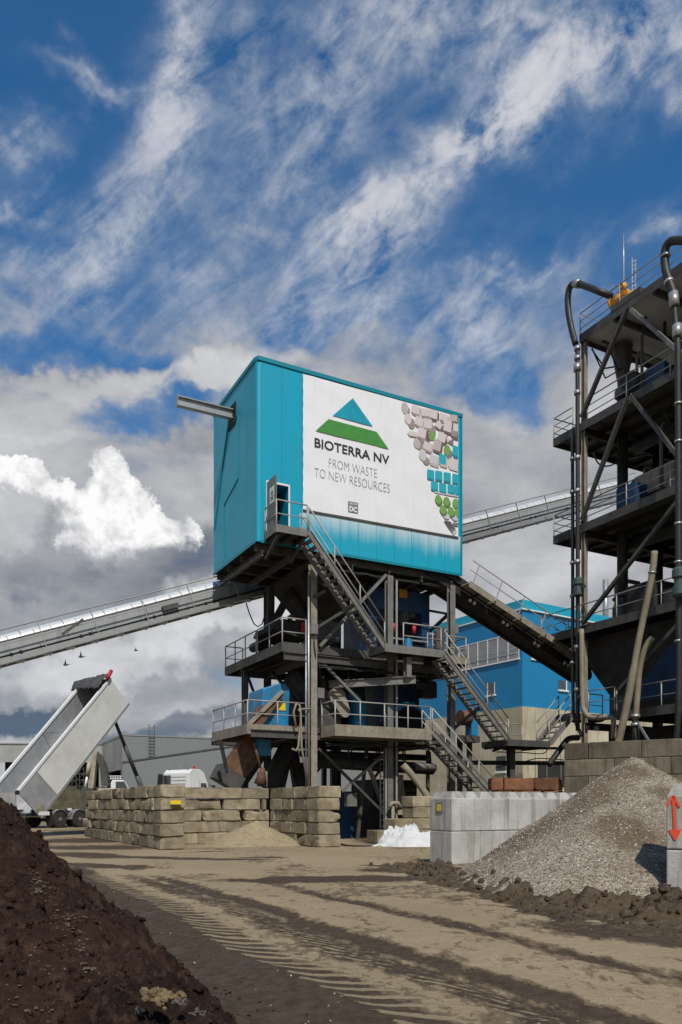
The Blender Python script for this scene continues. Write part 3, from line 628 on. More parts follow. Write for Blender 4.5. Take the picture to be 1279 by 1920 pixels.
    for u in (746, 788):
        m = MB(); a = fb(u, 1200, 1.4)[0]; m.box(a-.32, a+.32, 1.5, 2.2, z2+.02, z2+.9); m.part('blue_tank', 'machine_blue', R)
    m = MB(); a = fb(766, 1200, 1.1)[0]; m.lathe((a, 1.1, z2+.35), (0, 0, 1), [(0, .3), (.1, .3), (.14, .24), (.7, .16), (.75, .05)], 16); m.part('valve_cone', 'machine_blue', R)
    for u, v in ((739, 1176), (777, 1181)):
        m = MB(); a, b, z = fb(u, v, 1.3); m.cyl((a, b, z-.18), (a, b, z+.18), .1, 10); m.part('red_handle', 'red', R)
    for u, v, rr in ((757, 1152, .3), (772, 1140, .24)):
        m = MB(); a, b, z = fb(u, v, 1.9); m.lathe((a, b, z-.5), (0, 0, 1), [(0, rr*.7), (.2, rr), (.7, rr), (.85, rr*.6), (1.1, rr*.5)], 14); m.part('motor', 'dark_steel', R)
    m = MB(); a, b, z = fb(757, 1113, 1.55); m.box(a-.22, a+.22, b, b+.03, z-.2, z+.2); m.part('warning_sign', 'orange_sign', R)
    # belt guard
    R = machine('belt_drive', 'grey rounded belt guard leaning behind the lower front guardrail', 'machine', (4.2, .9, z1))
    m = MB(); p, q = Vector(fb(634, 1305, .8)), Vector(fb(648, 1334, .8)); d = (q-p).normalized(); n = Vector((d.z, 0, -d.x)); pts = []
    for k in range(9): t_ = pi/2+pi*k/8; pts.append(p+(d*cos(t_)+n*sin(t_))*.40)
    for k in range(9): t_ = -pi/2+pi*k/8; pts.append(q+(d*cos(t_)+n*sin(t_))*.27)
    m.prism(pts, (0, .25, 0)); m.part('belt_guard', 'tan_steel', R)
    m = MB(); m.box(3.6, 4.6, 1.2, 2.4, z1, z1+1.2); m.cyl((4.1, 1.1, z1+1.5), (4.1, 2.6, z1+1.5), .45); m.part('motor', 'dark_steel', R)
    # drum washer and tanks filling the middle of the tower
    R = machine('drum_washer', 'large black washing drum lying across the lower floor behind the belt guard', 'machine', (4.5, 3, z1))
    m = MB(); m.lathe((2.9, 3.1, 6.6), (1, 0, .0), [(0, 1.0), (.12, 1.35), (3.3, 1.35), (3.42, 1.0)], 28); m.part('drum', 'black_shade_steel', R)
    m = MB(); m.lathe((3.9, 3.1, 6.6), (1, 0, 0), [(0, 1.48), (.2, 1.48)], 28); m.lathe((5.4, 3.1, 6.6), (1, 0, 0), [(0, 1.48), (.2, 1.48)], 28); m.part('drive_ring', 'dark_steel', R)
    m = MB(); m.box(3.2, 6.0, 2.0, 4.2, z1, 5.3); m.part('cradle', 'dark_steel', R)
    m = MB(); m.tube([fb(655, 1300, 1.6), fb(668, 1315, 1.6), fb(672, 1335, 1.6), fb(672, 1362, 1.6)], [.25, .35, .42, .5], 12); m.part('blue_spout', 'machine_blue', R)
    R = machine('sand_tank', 'tall navy tank with rounded blue top beside the middle column on the lower floor', 'tank', (8, 3, z1))
    m = MB(); m.box(7.3, 9.6, 2.3, 4.6, z1, 7.7); m.part('tank_body', 'navy', R)
    m = MB(); m.cyl((8.55, 1.6, 5.6), (8.55, 2.3, 5.6), .95, 24); m.part('tank_door', 'machine_blue', R)
    m = MB(); m.cyl((8.55, 1.5, 5.45), (8.55, 1.62, 5.45), .85, 24); m.part('rubber_seal', 'black', R)
    m = MB(); m.box(8.9, 9.7, .9, 1.5, z1+1.9, z1+2.5); m.cyl((8.4, 1.0, 7.3), (9.6, 1.0, 7.3), .25); m.part('motor', 'black_shade_steel', R)
    # pumps, pipes and boxes at ground level
    R = machine('sump_pump_skid', 'dark pump skid with tanks and pipes under the lower front gallery', 'machine', (5, 2.5, 0))
    m = MB(); m.box(3.0, 5.6, 1.8, 4.2, 0, 2.2); m.part('tank', 'navy', R)
    m = MB(); m.lathe((3.9, 1.7, .8), (0, -1, 0), [(0, .4), (.1, .5), (.4, .5), (.5, .4)], 20); m.part('pump', 'navy', R)
    m = MB(); m.cyl((3.0, 1.0, 3.5), (9.5, 1.0, 3.3), .28, 14); m.cyl((2.9, 1.9, 3.9), (9.7, 1.9, 3.9), .16, 10); m.part('header_pipe', 'black_shade_steel', R)
    m = MB(); m.cyl((8.3, .8, 3.4), (9.5, .8, 3.35), .19, 14); m.part('pipe_sleeve', 'grey_steel', R)
    m = MB(); m.box(4.55, 5.05, .5, .8, 1.5, 2.1); m.part('control_box', 'grey_steel', R)
    m = MB(); m.box(6.9, 9.4, 2.2, 4.4, 0, 2.8); m.part('tank', 'black_shade_steel', R)
    m = MB(); m.lathe((7.9, 1.6, 1.1), (0, 0, 1), [(0, .5), (1.5, .28), (1.9, .28)], 16); m.part('cone', 'tan_pipe', R)
    for a in (5.4, 7.0, 9.3):
        m = MB(); m.bar((a, 1.1, 0), (a+.5*(a < 6), 1.1, 4.2), .14); m.part('leg', 'dark_steel', R)
    m = MB(); m.bar(fb(693, 1440, .8), fb(722, 1520, .8), .16, .16); m.part('leg', 'galv', R)
    # bent drain pipe in front of the middle column
    m = MB(); p = [fb(756, 1434, -.6), fb(768, 1447, -.7), fb(786, 1470, -.8), fb(800, 1490, -.9), fb(806, 1510, -1.0), fb(808, 1560, -1.0)]; m.tube(p, .16, 12)
    m.top('drain_pipe', 'tan_pipe', 'tan bent drain pipe slanting down to the pale concrete wall end', 'pipe', T, p[-1])
    m = MB(); a, b, z = fb(738, 1508, -.3); m.tube([(a-.2, b, z-.15), (a-.05, b, z+.05), (a+.25, b, z+.05), (a+.4, b, z-.2)], .1, 8); m.tube([(a-.02, b, z-.1), (a-.02, b, 0)], .08, 8); m.top('standpipe', 'tan_pipe', 'short grey standpipe with a hooked top at the middle column foot', 'pipe', T, (a, b, 0))
    # looped cables
    m = MB(); m.tube([fb(*p, 4.6) for p in ((462, 1130), (468, 1150), (477, 1170), (484, 1175), (492, 1170), (498, 1150), (500, 1120))], .03, 6); m.top('hanging_cable', 'rubber', 'black cable looping below the conveyor beside the upper left guardrail', 'cable', T, fb(484, 1175, 4.6))
    m = MB(); m.tube([fb(*p, -.1) for p in ((556, 1365), (551, 1335), (556, 1320), (562, 1322), (565, 1340), (560, 1400), (556, 1408), (548, 1404))], .05, 6); m.tube([fb(*p, -.15) for p in ((560, 1330), (564, 1335), (566, 1400), (578, 1478))], .05, 6); m.tube([fb(561, 1330, -.1), fb(583, 1329, -.1)], .04, 6); m.top('water_hose', 'tan_pipe', 'grey water hose hung over the lower left guardrail', 'hose', T, fb(560, 1400, -.1))
    m = MB(); 
    P = [Vector(fb(414, 1390, .6)).lerp(Vector(fb(426, 1446, .6)), k/14) for k in range(15)]
    for k, p in enumerate(P): m.lathe(p, (0, 0, 1), [(-.07, .05), (-.03, .09), (.03, .09), (.07, .05)], 8)
    m.top('cable_chain', 'rubber', 'black ribbed cable chain hanging from the lower left gallery corner', 'cable', T, P[-1])
tower_machines()

# ================================================================== conveyors
class Slope:
    """coordinates along an inclined conveyor: s along, b across, h square to the belt"""
    def __init__(s, a0, z0, k): s.a0, s.z0 = a0, z0; g = atan(k); s.c, s.s = cos(g), sin(g)
    def p(s, l, b, h): return (s.a0+l*s.c-h*s.s, b, s.z0+l*s.s+h*s.c)
    def bx(s, m, l0, l1, b0, b1, h0, h1): return m.hexa([s.p(l, b, h) for h in (h0, h1) for l, b in ((l0, b0), (l1, b0), (l1, b1), (l0, b1))])
def long_conveyor():
    K = Slope(-17.0, 11.04+.373*(-17.2), .373); L = 49.0
    R = thing('covered_conveyor', 'long covered grey conveyor rising from the left edge past behind the turquoise cabin', 'conveyor', T, (-17, 6.6, 4.6))
    near, far = 6.15, 7.35
    m = MB(); n = 40; seg = 1.9; l = 0
    while l < L-.2:      # curved tin hoods, one sheet overlapping the next
        e = min(l+seg-.03, L); m.sm = True; i = len(m.v); q = 9
        for ll, gr in ((l, 0), (e, 0)):
            for k in range(q):
                t_ = pi*k/(q-1); m.v.append(K.p(ll, (near+far)/2-cos(t_)*(far-near)/2*1.03, .98+sin(t_)*.36))
        for k in range(q-1): m.face((i+k, i+q+k, i+q+k+1, i+k+1))
        m.sm = False
        for d in (.55, 1.3):
            c = K.p(l+d, near-.03, 1.02); m.bar(c, K.p(l+d, near+.08, 1.2), .03, .05)
        l += seg
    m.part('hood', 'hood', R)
    m = MB(); l = 0
    while l < L-.2:
        K.bx(m, l, min(l+seg*2-.015, L), near-.012, near+.01, .46, .99); l += seg*2
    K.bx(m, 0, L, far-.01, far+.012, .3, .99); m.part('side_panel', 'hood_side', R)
    m = MB(); K.bx(m, 0, L, near-.05, near-.014, .40, .455); K.bx(m, 0, L, near-.05, near-.014, .985, 1.02); m.part('panel_ledge', 'galv', R)
    m = MB(); K.bx(m, 0, L, near+.05, far-.05, .30, .42); m.part('belt', 'rubber', R)
    m = MB()
    for b in (near, far): K.bx(m, 0, L, b-.05, b+.05, .08, .32)
    for k in range(40): K.bx(m, k*L/40, k*L/40+.08, near+.051, far-.051, .12, .22)
    m.part('frame', 'galv', R)
    for k in range(14):
        for d in (0, .42): m = MB(); c = K.p(2.6+k*3.1+d, near-.06, .36); m.cyl(c, (c[0], near+.1, c[2]), .085, 10); m.part('idler', 'black', R)
    m = MB(); K.bx(m, 0, L, 5.5, near-.06, .02, .07); K.bx(m, 0, L, 5.48, 5.499, -.02, .2); 
    for k in range(int(L/1.1)):
        o = .25*random.random(); l = k*1.1+o
        m.prism([K.p(l, 5.55, .0), K.p(l+.34, 5.55, .0), K.p(l+.34, 5.55, -.12)], (0, .5, 0))
    m.part('walkway', 'galv', R)
    m = MB()
    m.tube([K.p(0, 5.5, 1.36), K.p(L, 5.5, 1.36)], .032, 6); m.tube([K.p(0, 5.5, .76), K.p(L, 5.5, .76)], .016, 6)
    for k in range(int(L/2.35)): l = .8+k*2.35; m.bar(K.p(l, 5.5, .02), K.p(l-.0, 5.5, 1.36), .06, .03)
    m.part('guardrail', 'rail', R)
    m = MB(); m.bar(K.p(11.0, 5.46, .55), K.p(12.1, 5.46, .95), .05, .12); m.part('loose_plate', 'dark_steel', R); m = MB(); K.bx(m, 15.9, 16.7, 5.9, 6.1, .5, .72); m.part('motor', 'dark_steel', R)
    for l in (6.0, 25.4):
        p = K.p(l, 6.7, 0); m = MB(); m.bar((p[0], 6.2, 0), (p[0], 6.4, p[2]+.1), .22); m.bar((p[0], 7.3, 0), (p[0], 7.1, p[2]+.1), .22); m.part('trestle', 'dark_steel', R)
long_conveyor()
def short_conveyor():
    a, _, z = fb(866, 1110, 0); a2, _, z2 = fb(1077, 1250, 0); k = (z2-z)/(a2-a)
    K = Slope(a-2.0, z-2.0*k, k); L = (a2-a+3.2)/K.c
    R = thing('short_conveyor', 'open dark conveyor sloping down from the cabin to the washing tower', 'conveyor', T, (a+3, .7, 0))
    m = MB()
    for b in (.25, 1.35): K.bx(m, 0, L, b, b+.12, -.05, .35)
    K.bx(m, 0, L, .38, 1.34, .05, .12); m.part('frame', 'black_shade_steel', R)
    m = MB(); K.bx(m, 0, L, .30, 1.4, .42, .5); K.bx(m, 0, L, .15, .22, .38, .72); m.part('belt', 'rubber', R)
    for j in range(9):
        m = MB(); c = K.p(2.6+j*.95, .2, .6); m.cyl((c[0], .13, c[2]), (c[0], .24, c[2]), .07, 10); m.part('idler', 'white_paint', R)
    for j in range(4):
        for d in (0, .28): m = MB(); c = K.p(2.9+j*2.2+d, .2, .02); m.cyl((c[0], .2, c[2]), (c[0], .26, c[2]), .085, 12); m.part('return_idler', 'white_paint', R)
    m = MB(); j = 2.1; w = None
    while j < L-1.6: K.bx(m, j, j+1.62, -.55, .13, .30, .36); K.bx(m, j, j+1.62, -.575, -.552, .12, .42); j += 1.72
    w = m.part('walkway', 'tan_steel', R)
    j = 2.1
    while j < L-1.0: m = MB(); m.bar(K.p(j+.8, -.5, .24), K.p(j+.8, .3, .1), .08); m.part('bracket', 'black_shade_steel', w); j += 1.72
    m = MB(); m.tube([K.p(1.9, -.54, 1.4), K.p(L-.6, -.54, 1.4)], .032, 6); m.tube([K.p(1.9, -.54, .92), K.p(L-.6, -.54, .92)], .024, 6)
    j = 2.3
    while j < L-.8: m.bar(K.p(j, -.54, .3), K.p(j, -.54, 1.4), .05, .03); j += 1.5
    m.part('guardrail', 'rail', R)
    m = MB(); m.cyl(K.p(L, .3, .25), K.p(L, 1.4, .25), .3, 16); m.part('drum', 'rubber', R)
short_conveyor()

# ================================================================== the washing tower at the right edge
def washing_tower():
    R = thing('washing_tower', 'tall dark steel washing tower of stacked galleries at the right edge', 'tower', T, (20, -6, 0))
    A = 15.8
    lv = {1: (24.2, -2.3), 2: (19.9, -.5), 3: (15.0, -.5), 4: (10.1, .4), 5: (5.75, -4.6)}
    BN = -17.0
    for k, (z, bf) in lv.items():
        a1 = 27.0 if k != 1 else 22.4
        far = [(A+.03, BN, z), (A+.03, bf-.03, z), (a1 if k == 1 else 19.5, bf-.03, z)]
        rl = [far]
        if k in (2, 3): rl = [[(A+.03, bf-1.35, z), (A+.03, bf-.03, z), (19.5, bf-.03, z)], [(A+.03, BN, z), (A+.03, bf-2.3, z)]]
        if k == 5: rl = [[(A+.03, BN, z), (A+.03, bf, z)]]
        platform(R, A, a1, BN, bf, z, rl, edge='dark_steel', eh=.40, h=1.12, mids=(.37, .74) if k < 4 else (.55,), deck='soffit' if k == 1 else 'dark_steel', joists=k != 1, step=2.4)
    # soffit ribs and pipes of the top gallery
    z = lv[1][0]
    for b in (-4.4, -6.6, -9, -11.5):
        m = MB(); m.ibeam((A+.1, b, z-.2), (22.3, b, z-.2), .14, .26); m.part('soffit_beam', 'dark_steel', R)
    m = MB(); m.bar((17.2, -5.0, z-.1), (17.2, -5.0, z-.7), .12); m.bar((18.3, -5.2, z-.1), (18.3, -5.2, z-.8), .1); m.tube([(16.6, -3, z-.35), (20.5, -3.1, z-.35)], .06, 8); m.part('soffit_pipe', 'black_shade_steel', R)
    # columns
    column(R, A+.18, -2.45, 0, 23.9, .22, 'tan_steel'); column(R, A+.18, -9.2, 0, 23.9, .32, 'dark_steel')
    for b in (-2.6, -9.2, -15): column(R, 20.9, b, 0, 24.0, .36, 'black_shade_steel'); column(R, 26.5, b, 0, 19.8, .36, 'black_shade_steel')
    # bracing in the face of the tower
    for p, q in (((1177, 577), (1091, 783)), ((1184, 580), (1284, 668)), ((1176, 748), (1092, 975)), ((1186, 745), (1274, 858)), ((1270, 942), (1094, 1168)), ((1272, 1172), (1160, 1296))):
        brace(R, fa(*p, A-.08), fa(*q, A-.08), .19, 'dark_steel' if p[0] != 1184 else 'grey_steel')
    for z0, z1 in ((5.9, 9.7), (10.3, 14.6), (15.2, 19.5), (20.1, 23.8)):
        brace(R, (20.9, -2.6, z0), (20.9, -9.2, z1), .18, 'black_shade_steel'); brace(R, (26.5, -2.6, z1), (20.9, -2.6, z0), .18, 'black_shade_steel')
    for z_ in (9.75, 14.65, 19.55, 5.4):
        for b in (-2.6, -9.2):
            m = MB(); m.ibeam((A+.1, b-.0, z_-.05), (26.6, b, z_-.05), .2, .34); m.part('girder', 'black_shade_steel', R)
    # lower left landing, its steps and rails
    stairs(R, 14.6, 4.6, 16.05, 6.0, -1.55, -.6, rails=(True, True))
    platform(R, 16.05, 18.2, -1.6, -.5, 6.02, [[(16.1, -1.57, 6.02), (18.1, -1.57, 6.02)]], edge='dark_steel')
    rail(MB(), [(A, -2.9, 5.9), (A, -4.5, 5.9)]).part('guardrail', 'rail', R)
    return R
washing_tower()
def wash_machines():
    A = 15.8
    def mach(name, label, base): return thing(name, label, 'machine', T, base)
    R = mach('hydrocyclone', 'dark vertical cyclone pipe with funnel top between the two uppermost right galleries', (20, -2.6, 20))
    a, b, z = fb(1168, 660, -3.0)
    m = MB(); m.lathe((a, b, z), (0, 0, -1), [(-.3, .48), (.3, .45), (1.5, .24), (1.9, .24)], 18); m.part('funnel', 'dark_steel', R)
    m = MB(); m.cyl((a, b, z-1.9), (a, b, 6.0), .26, 14); m.part('underflow_pipe', 'black_shade_steel', R)
    m = MB(); m.lathe((a, b, z-1.9), (0, 0, -1), [(0, .38), (.3, .38)], 18); m.part('collar', 'grey_steel', R)
    R = mach('dewatering_screen', 'dark teal dewatering screen on the second right gallery behind its guardrail', (17.5, -8, 19.9))
    p = [fa(1187, 735, 17.3), fa(1187, 718, 17.3), fa(1215, 690, 17.3), fa(1246, 676, 17.3), fa(1246, 712, 17.3)]; m = MB(); m.prism(p, (2.2, 0, 0)); m.part('screen_box', 'navy', R)
    m = MB(); a, b, z = fa(1180, 722, 17); m.cyl((a, b, z+.2), (a+1.6, b, z+.2), .45, 16); m.part('motor', 'black_shade_steel', R)
    R = mach('sizer', 'grey cabinets with curved cover on the third right gallery', (17.5, -8, 15))
    m = MB(); a, b, z = fa(1192, 918, 17.6); a2, b2, _ = fa(1248, 890, 17.6); m.box(17.6, 20, b2, b, 15.02, 17.0); bevel(m.part('cabinet', 'dark_steel', R), .25, 4)
    m = MB(); m.box(17.2, 18.6, b2-.8, b2+1.4, 15.9, 16.9); m.part('cover', 'tan_steel', R)
    m = MB(); a, b, z = fa(1172, 935, 16.4); m.box(16.4, 17.6, b-.6, b+.5, 15.02, 16.3); m.part('blue_box', 'navy', R)
    R = mach('thickener', 'dark navy hopper tank hanging between the third and fourth right galleries', (21, -7, 10))
    m = MB(); m.lathe((20.5, -7.5, 10.4), (0, 0, 1), [(0, 1.0), (1.4, 2.4), (4.2, 2.4)], 28); m.part('tank', 'navy', R)
    m = MB(); m.box(16.4, 18.2, -6.2, -4.6, 10.12, 11.6); m.part('control_cabinet', 'black_shade_steel', R)
    m = MB(); m.lathe((17.2, -3.6, 10.12), (0, 0, 1), [(0, .4), (.9, .4), (1.1, .25), (1.3, .25)], 16); m.part('motor', 'dark_steel', R); m = MB(); m.tube([(16.7, -3.6, 11.3), (17.2, -3.6, 11.6), (17.2, -5.4, 11.5)], .09, 8); m.part('cooling_pipe', 'dark_steel', R)
    R = mach('sand_hopper', 'big black sloping hopper below the fourth right gallery', (19.5, -6, 5.7))
    m = MB(); m.hexa([(17.2, -7.0, 5.8), (19.5, -7.0, 5.8), (19.5, -3.8, 5.8), (17.2, -3.8, 5.8), (16.6, -9.5, 9.7), (23, -9.5, 9.7), (23, -1.0, 9.7), (16.6, -1.0, 9.7)]); m.part('hopper_cone', 'black_shade_steel', R)
    m = MB(); m.prism([(17.2, -3.2, 6.0), (17.2, -6.4, 6.0), (16.5, -8.2, 9.0), (16.5, -7.6, 9.0)], (.12, 0, 0)); m.part('liner', 'navy', R)
    m = MB(); m.box(18.6, 25, -14, -1.5, .0, 5.3); m.part('settling_tank', 'black_shade_steel', R)
    m = MB(); m.box(17, 18, -9, -7.6, 5.78, 7.0); m.part('pump_box', 'dark_steel', R)
    R = mach('cyclone_cluster', 'dark cyclone cluster and pipes under the second right gallery', (22, -8, 15))
    for b in (-5.2, -7.2, -9.8, -12):
        m = MB(); m.lathe((20.2, b, 16.0), (0, 0, 1), [(0, .2), (1.7, .65), (3.2, .65)], 14); m.part('cyclone', 'black_shade_steel', R)
        m = MB(); m.lathe((20.6, b, 20.3), (0, 0, 1), [(0, .25), (1.2, .7), (3.0, .7)], 14); m.part('cyclone', 'black_shade_steel', R)
    m = MB(); m.cyl((18.8, -3, 19.2), (18.8, -14, 19.2), .3, 12); m.cyl((18.4, -3, 14.3), (18.4, -14, 14.3), .3, 12); m.box(21.5, 26, -14, -4, 10.2, 19.5); m.part('manifold', 'black_shade_steel', R)
    # dense small plant on each gallery: pipes, cabinets, ladders
    rg = random.Random(11)
    for z, nm, where in ((5.78, 'lowest', 'lowest'), (10.12, 'fourth', 'fourth'), (15.02, 'third', 'third'), (19.92, 'second', 'second')):
        R = mach('pipework', 'dark pipework and cabinets crowded on the %s gallery of the washing tower' % where, (18, -8, z))
        for k in range(7):
            a, b = rg.uniform(16.6, 20.2), rg.uniform(-14, -2.0); r_ = rg.uniform(.05, .13); h_ = rg.uniform(1.6, 4.0)
            m = MB(); m.tube([(a, b, z), (a, b, z+h_), (a+.15, b, z+h_+.15), (a+rg.uniform(1, 2.5), b, z+h_+.15)], r_, 8); m.part('pipe', rg.choice(('dark_steel', 'black_shade_steel', 'grey_steel', 'tan_pipe')), R)
        for k in range(5):
            a, b = rg.uniform(16.4, 19.5), rg.uniform(-14, -3.0); m = MB(); m.box(a, a+rg.uniform(.4, 1.1), b, b+rg.uniform(.4, 1.0), z, z+rg.uniform(.6, 1.7)); bevel(m.part('cabinet', rg.choice(('dark_steel', 'black_shade_steel', 'navy', 'grey_steel')), R), .03)
        for k in range(4):
            b = rg.uniform(-13, -2.5); m = MB(); m.tube([(16.2, b, z+3.6), (17.5, b+.4, z+3.2-.5*(k % 2)), (19, b+.2, z+3.7)], .04, 6); m.part('cable', 'rubber', R)
        m = MB(); rail(m, [(17.4, -13, z), (17.4, -6.5, z)], 1.1, (.55,), 1.6); m.part('inner_rail', 'rail', R)
    # pump on the top deck
    R = mach('slurry_pump', 'yellow orange pump at the edge of the topmost right gallery', (16.4, -5, 24.2))
    a, b, z = fa(1167, 556, 16.0)
    m = MB(); m.lathe((a, b, z), (1, 0, .0), [(-.12, .2), (-.1, .34), (.3, .34), (.35, .2)], 20); m.part('volute', 'pump_orange', R)
    m = MB(); m.tube([(a, b, z), (a, b+.35, z), (a, b+.62, z)], [.24, .18, .17], 12); m.cyl((a, b+.55, z), (a, b+.64, z), .24, 14); m.cyl((a, b-.05, z+.25), (a, b-.05, z+.52), .18, 12); m.part('nozzle', 'pump_orange', R)
    m = MB(); m.box(a-.2, a+1.2, b-1.2, b+.5, 24.2, z-.3); m.part('base_frame', 'dark_steel', R)
    m = MB(); m.cyl((a+.4, b, z), (a+1.4, b, z), .3, 14); m.part('motor', 'galv', R)
    def pipe(name, label, pts, r, mt, cl=(), clm='galv', cat='pipe', n=12, extra=None):
        R = thing(name, label, cat, T, pts[-1]); m = MB(); m.tube(smooth(pts), r, n); m.part('pipe_run', mt, R)
        for p, q, rr in cl: m = MB(); m.cyl(p, q, rr, 14); m.part('collar', clm, R)
        return R
    def smooth(P, n=5):
        P = [Vector(p) for p in P]
        if len(P) < 3: return P
        Q = []
        for i in range(len(P)-1):
            p0, p1, p2, p3 = P[max(i-1, 0)], P[i], P[i+1], P[min(i+2, len(P)-1)]
            for k in range(n):
                t_ = k/n; Q.append(.5*((2*p1)+(p2-p0)*t_+(2*p0-5*p1+4*p2-p3)*t_*t_+(3*p1-p0-3*p2+p3)*t_**3))
        return Q+[P[-1]]
    fp = lambda u, v, a_=15.45: fa(u, v, a_)
    pipe('rubber_hose', 'black rubber hose curving from the orange pump over the top railing to the left', [fa(1148, 556, 16), fp(1125, 547), fp(1100, 537), fp(1082, 532), fp(1071, 536), fp(1066, 552), fp(1066, 580), fp(1072, 615), fp(1080, 645)], .15, 'rubber', [(fp(1087, 533), fp(1078, 531), .19)], cat='hose')
    V = [fp(1083, 648), fp(1083.5, 690), fp(1084, 1000), fp(1084, 1370)]
    cl = [(fp(1083, v), fp(1083, v+7), .15) for v in (650, 668, 733, 855, 917, 1050, 1210, 1290)]+[(fp(1083, 683), fp(1083, 696), .17)]
    pipe('riser_pipe', 'black riser pipe with pale collars strapped to the left tan column of the washing tower', V, .105, 'rubber', cl)
    W = [fp(1074, 806, 15.5), fp(1074.5, 1000, 15.5), fp(1075, 1300, 15.5), fp(1080, 1352, 15.5), fp(1092, 1380, 15.5)]
    pipe('riser_pipe', 'slimmer black pipe left of the riser, starting below the second right gallery', W, .085, 'rubber', [(fp(1074, v, 15.5), fp(1074, v+5, 15.5), .12) for v in (858, 920, 1053, 1115, 1240)])
    m = MB(); p = fp(1085, 1100, 15.3); m.lathe(p, (0, 0, 1), [(-.45, .2), (-.4, .24), (-.1, .24), (-.05, .17), (.05, .17), (.1, .24), (.35, .24), (.4, .2)], 14); m.bar(p, fp(1098, 1099, 15.3), .12); m.top('pipe_valve', 'green_valve', 'grey green valve on the black riser pipe', 'valve', T, p)
    X = [fp(1292, 452, 15.2), fp(1268, 451, 15.2), fp(1254, 456, 15.2), fp(1247, 475, 15.2), fp(1249, 505, 15.2), fp(1258, 535, 15.2), fp(1264, 552, 15.2)]
    pipe('rubber_hose', 'thick black hose arching over the top railing at the right photo edge', X, .17, 'rubber', [(fp(1249, 478, 15.2), fp(1249, 482, 15.2), .2), (fp(1254, 527, 15.2), fp(1256, 532, 15.2), .2)], cat='hose')
    Y = [fp(1263, 545, 15.2), fp(1267, 600, 15.2), fp(1271, 640, 15.2), fp(1272, 700, 15.2), fp(1273, 1000, 15.2), fp(1273, 1330, 15.2), fp(1262, 1420, 15.2)]
    pipe('riser_pipe', 'black riser pipe at the right edge with two grey couplings near its top', Y, .13, 'rubber', [(fp(1263, 550, 15.2), fp(1266, 575, 15.2), .2), (fp(1270, 610, 15.2), fp(1271, 632, 15.2), .2)]+[(fp(1272.5, v, 15.2), fp(1272.5, v+4, 15.2), .16) for v in (755, 826, 980, 1052, 1200)])
    m = MB(); p = fp(1274, 1092, 14.95); m.lathe(p, (0, 0, 1), [(-.6, .2), (-.5, .28), (-.2, .28), (-.15, .2), (.15, .2), (.2, .28), (.5, .28), (.6, .2)], 14); m.top('pipe_valve', 'green_valve', 'grey green valve on the pipe at the right edge', 'valve', T, p)
    P1 = [fa(1228, 1034, 15.0), fa(1222, 1085, 14.95), fa(1198, 1202, 14.9), fa(1188, 1258, 14.85), fa(1175, 1328, 14.8), fa(1159, 1396, 14.7), fa(1151, 1430, 14.7)]
    pipe('launder_pipe', 'long tan pipe leaning down in front of the lower right galleries', P1, [.14]*15+[.165]*16, 'tan_pipe', [(fa(1223.6, 1072, 14.95), fa(1223.2, 1075, 14.95), .17)])
    P2 = [fa(1225, 1195, 15.3), fa(1216, 1206, 15.25), fa(1206, 1228, 15.2), fa(1199, 1260, 15.2), fa(1195, 1310, 15.2), fa(1192, 1350, 15.2)]
    pipe('launder_pipe', 'shorter tan pipe with bent top just right of the long leaning pipe', P2, .135, 'tan_pipe', [(fa(1192, 1340, 15.2), fa(1192, 1346, 15.2), .2), (fa(1192, 1356, 15.2), fa(1192, 1362, 15.2), .2)])
    m = MB(); m.tube([fa(1192, 1352, 15.2), fa(1193, 1375, 15.2), fa(1193, 1410, 15.2)], .15, 10); m.top('rubber_hose', 'rubber', 'black hose below the shorter tan pipe', 'hose', T, fa(1193, 1410, 15.2))
    m = MB(); m.bar(fa(1197, 1356, 15.1), fa(1220, 1394, 15.1), .07, .09); m.top('support_strut', 'galv', 'pale strut slanting down right of the shorter tan pipe', 'strut', T, fa(1220, 1394, 15.1))
    P3 = [fp(1091, 1180, 15.4), fp(1092, 1260, 15.4), fp(1093, 1315, 15.4), fp(1097, 1334, 15.4), fp(1108, 1345, 15.4), fp(1130, 1346, 15.4), fp(1146, 1345, 15.4), fp(1151, 1352, 15.4), fp(1151, 1385, 15.4)]
    pipe('water_pipe', 'grey tan pipe bending right at the foot of the washing tower column', P3, .12, 'tan_pipe', [(fp(1090, 1305, 15.4), fp(1091, 1309, 15.4), .16), (fp(1124, 1346, 15.4), fp(1127, 1346, 15.4), .17)], 'dark_steel')
    # black bent pipe and festooned cables before the concrete tank
    pipe('sludge_pipe', 'black pipe slanting down left in front of the concrete tank', [fb(1085, 1383, -.5), fb(1068, 1385, -.6), fb(1058, 1395, -.7), fb(1040, 1420, -.8), fb(1030, 1434, -.9)], .15, 'rubber')
    pipe('header_pipe', 'black horizontal pipe crossing in front of the concrete tank', [fb(860, 1430, .3), fb(1060, 1431, .3)], .11, 'black_shade_steel')
    for i, (pts, lab) in enumerate(((((925, 1408), (945, 1402), (990, 1403), (1060, 1403)), 'upper black cable bundle strung before the concrete tank'), (((932, 1410), (980, 1411), (1018, 1413), (1030, 1400), (1044, 1368)), 'thin black cable sagging below the cable bundle'), (((930, 1440), (955, 1433), (985, 1428), (1010, 1422), (1058, 1425)), 'thin black cable lying over the horizontal pipe'))):
        m = MB(); m.tube(smooth([fb(u, v, -.2-.1*i) for u, v in pts]), (.075, .028, .028)[i], 6); m.top('electric_cable', 'rubber', lab, 'cable', T, fb(*pts[0], -.2-.1*i))
    m = MB(); m.tube(smooth([fb(u, v, -3.0) for u, v in ((1113, 851), (1122, 868), (1135, 874), (1150, 871), (1160, 861))]), .035, 6); m.top('hanging_cable', 'rubber', 'black cable loop below the second right gallery', 'cable', T, fb(1135, 874, -3))
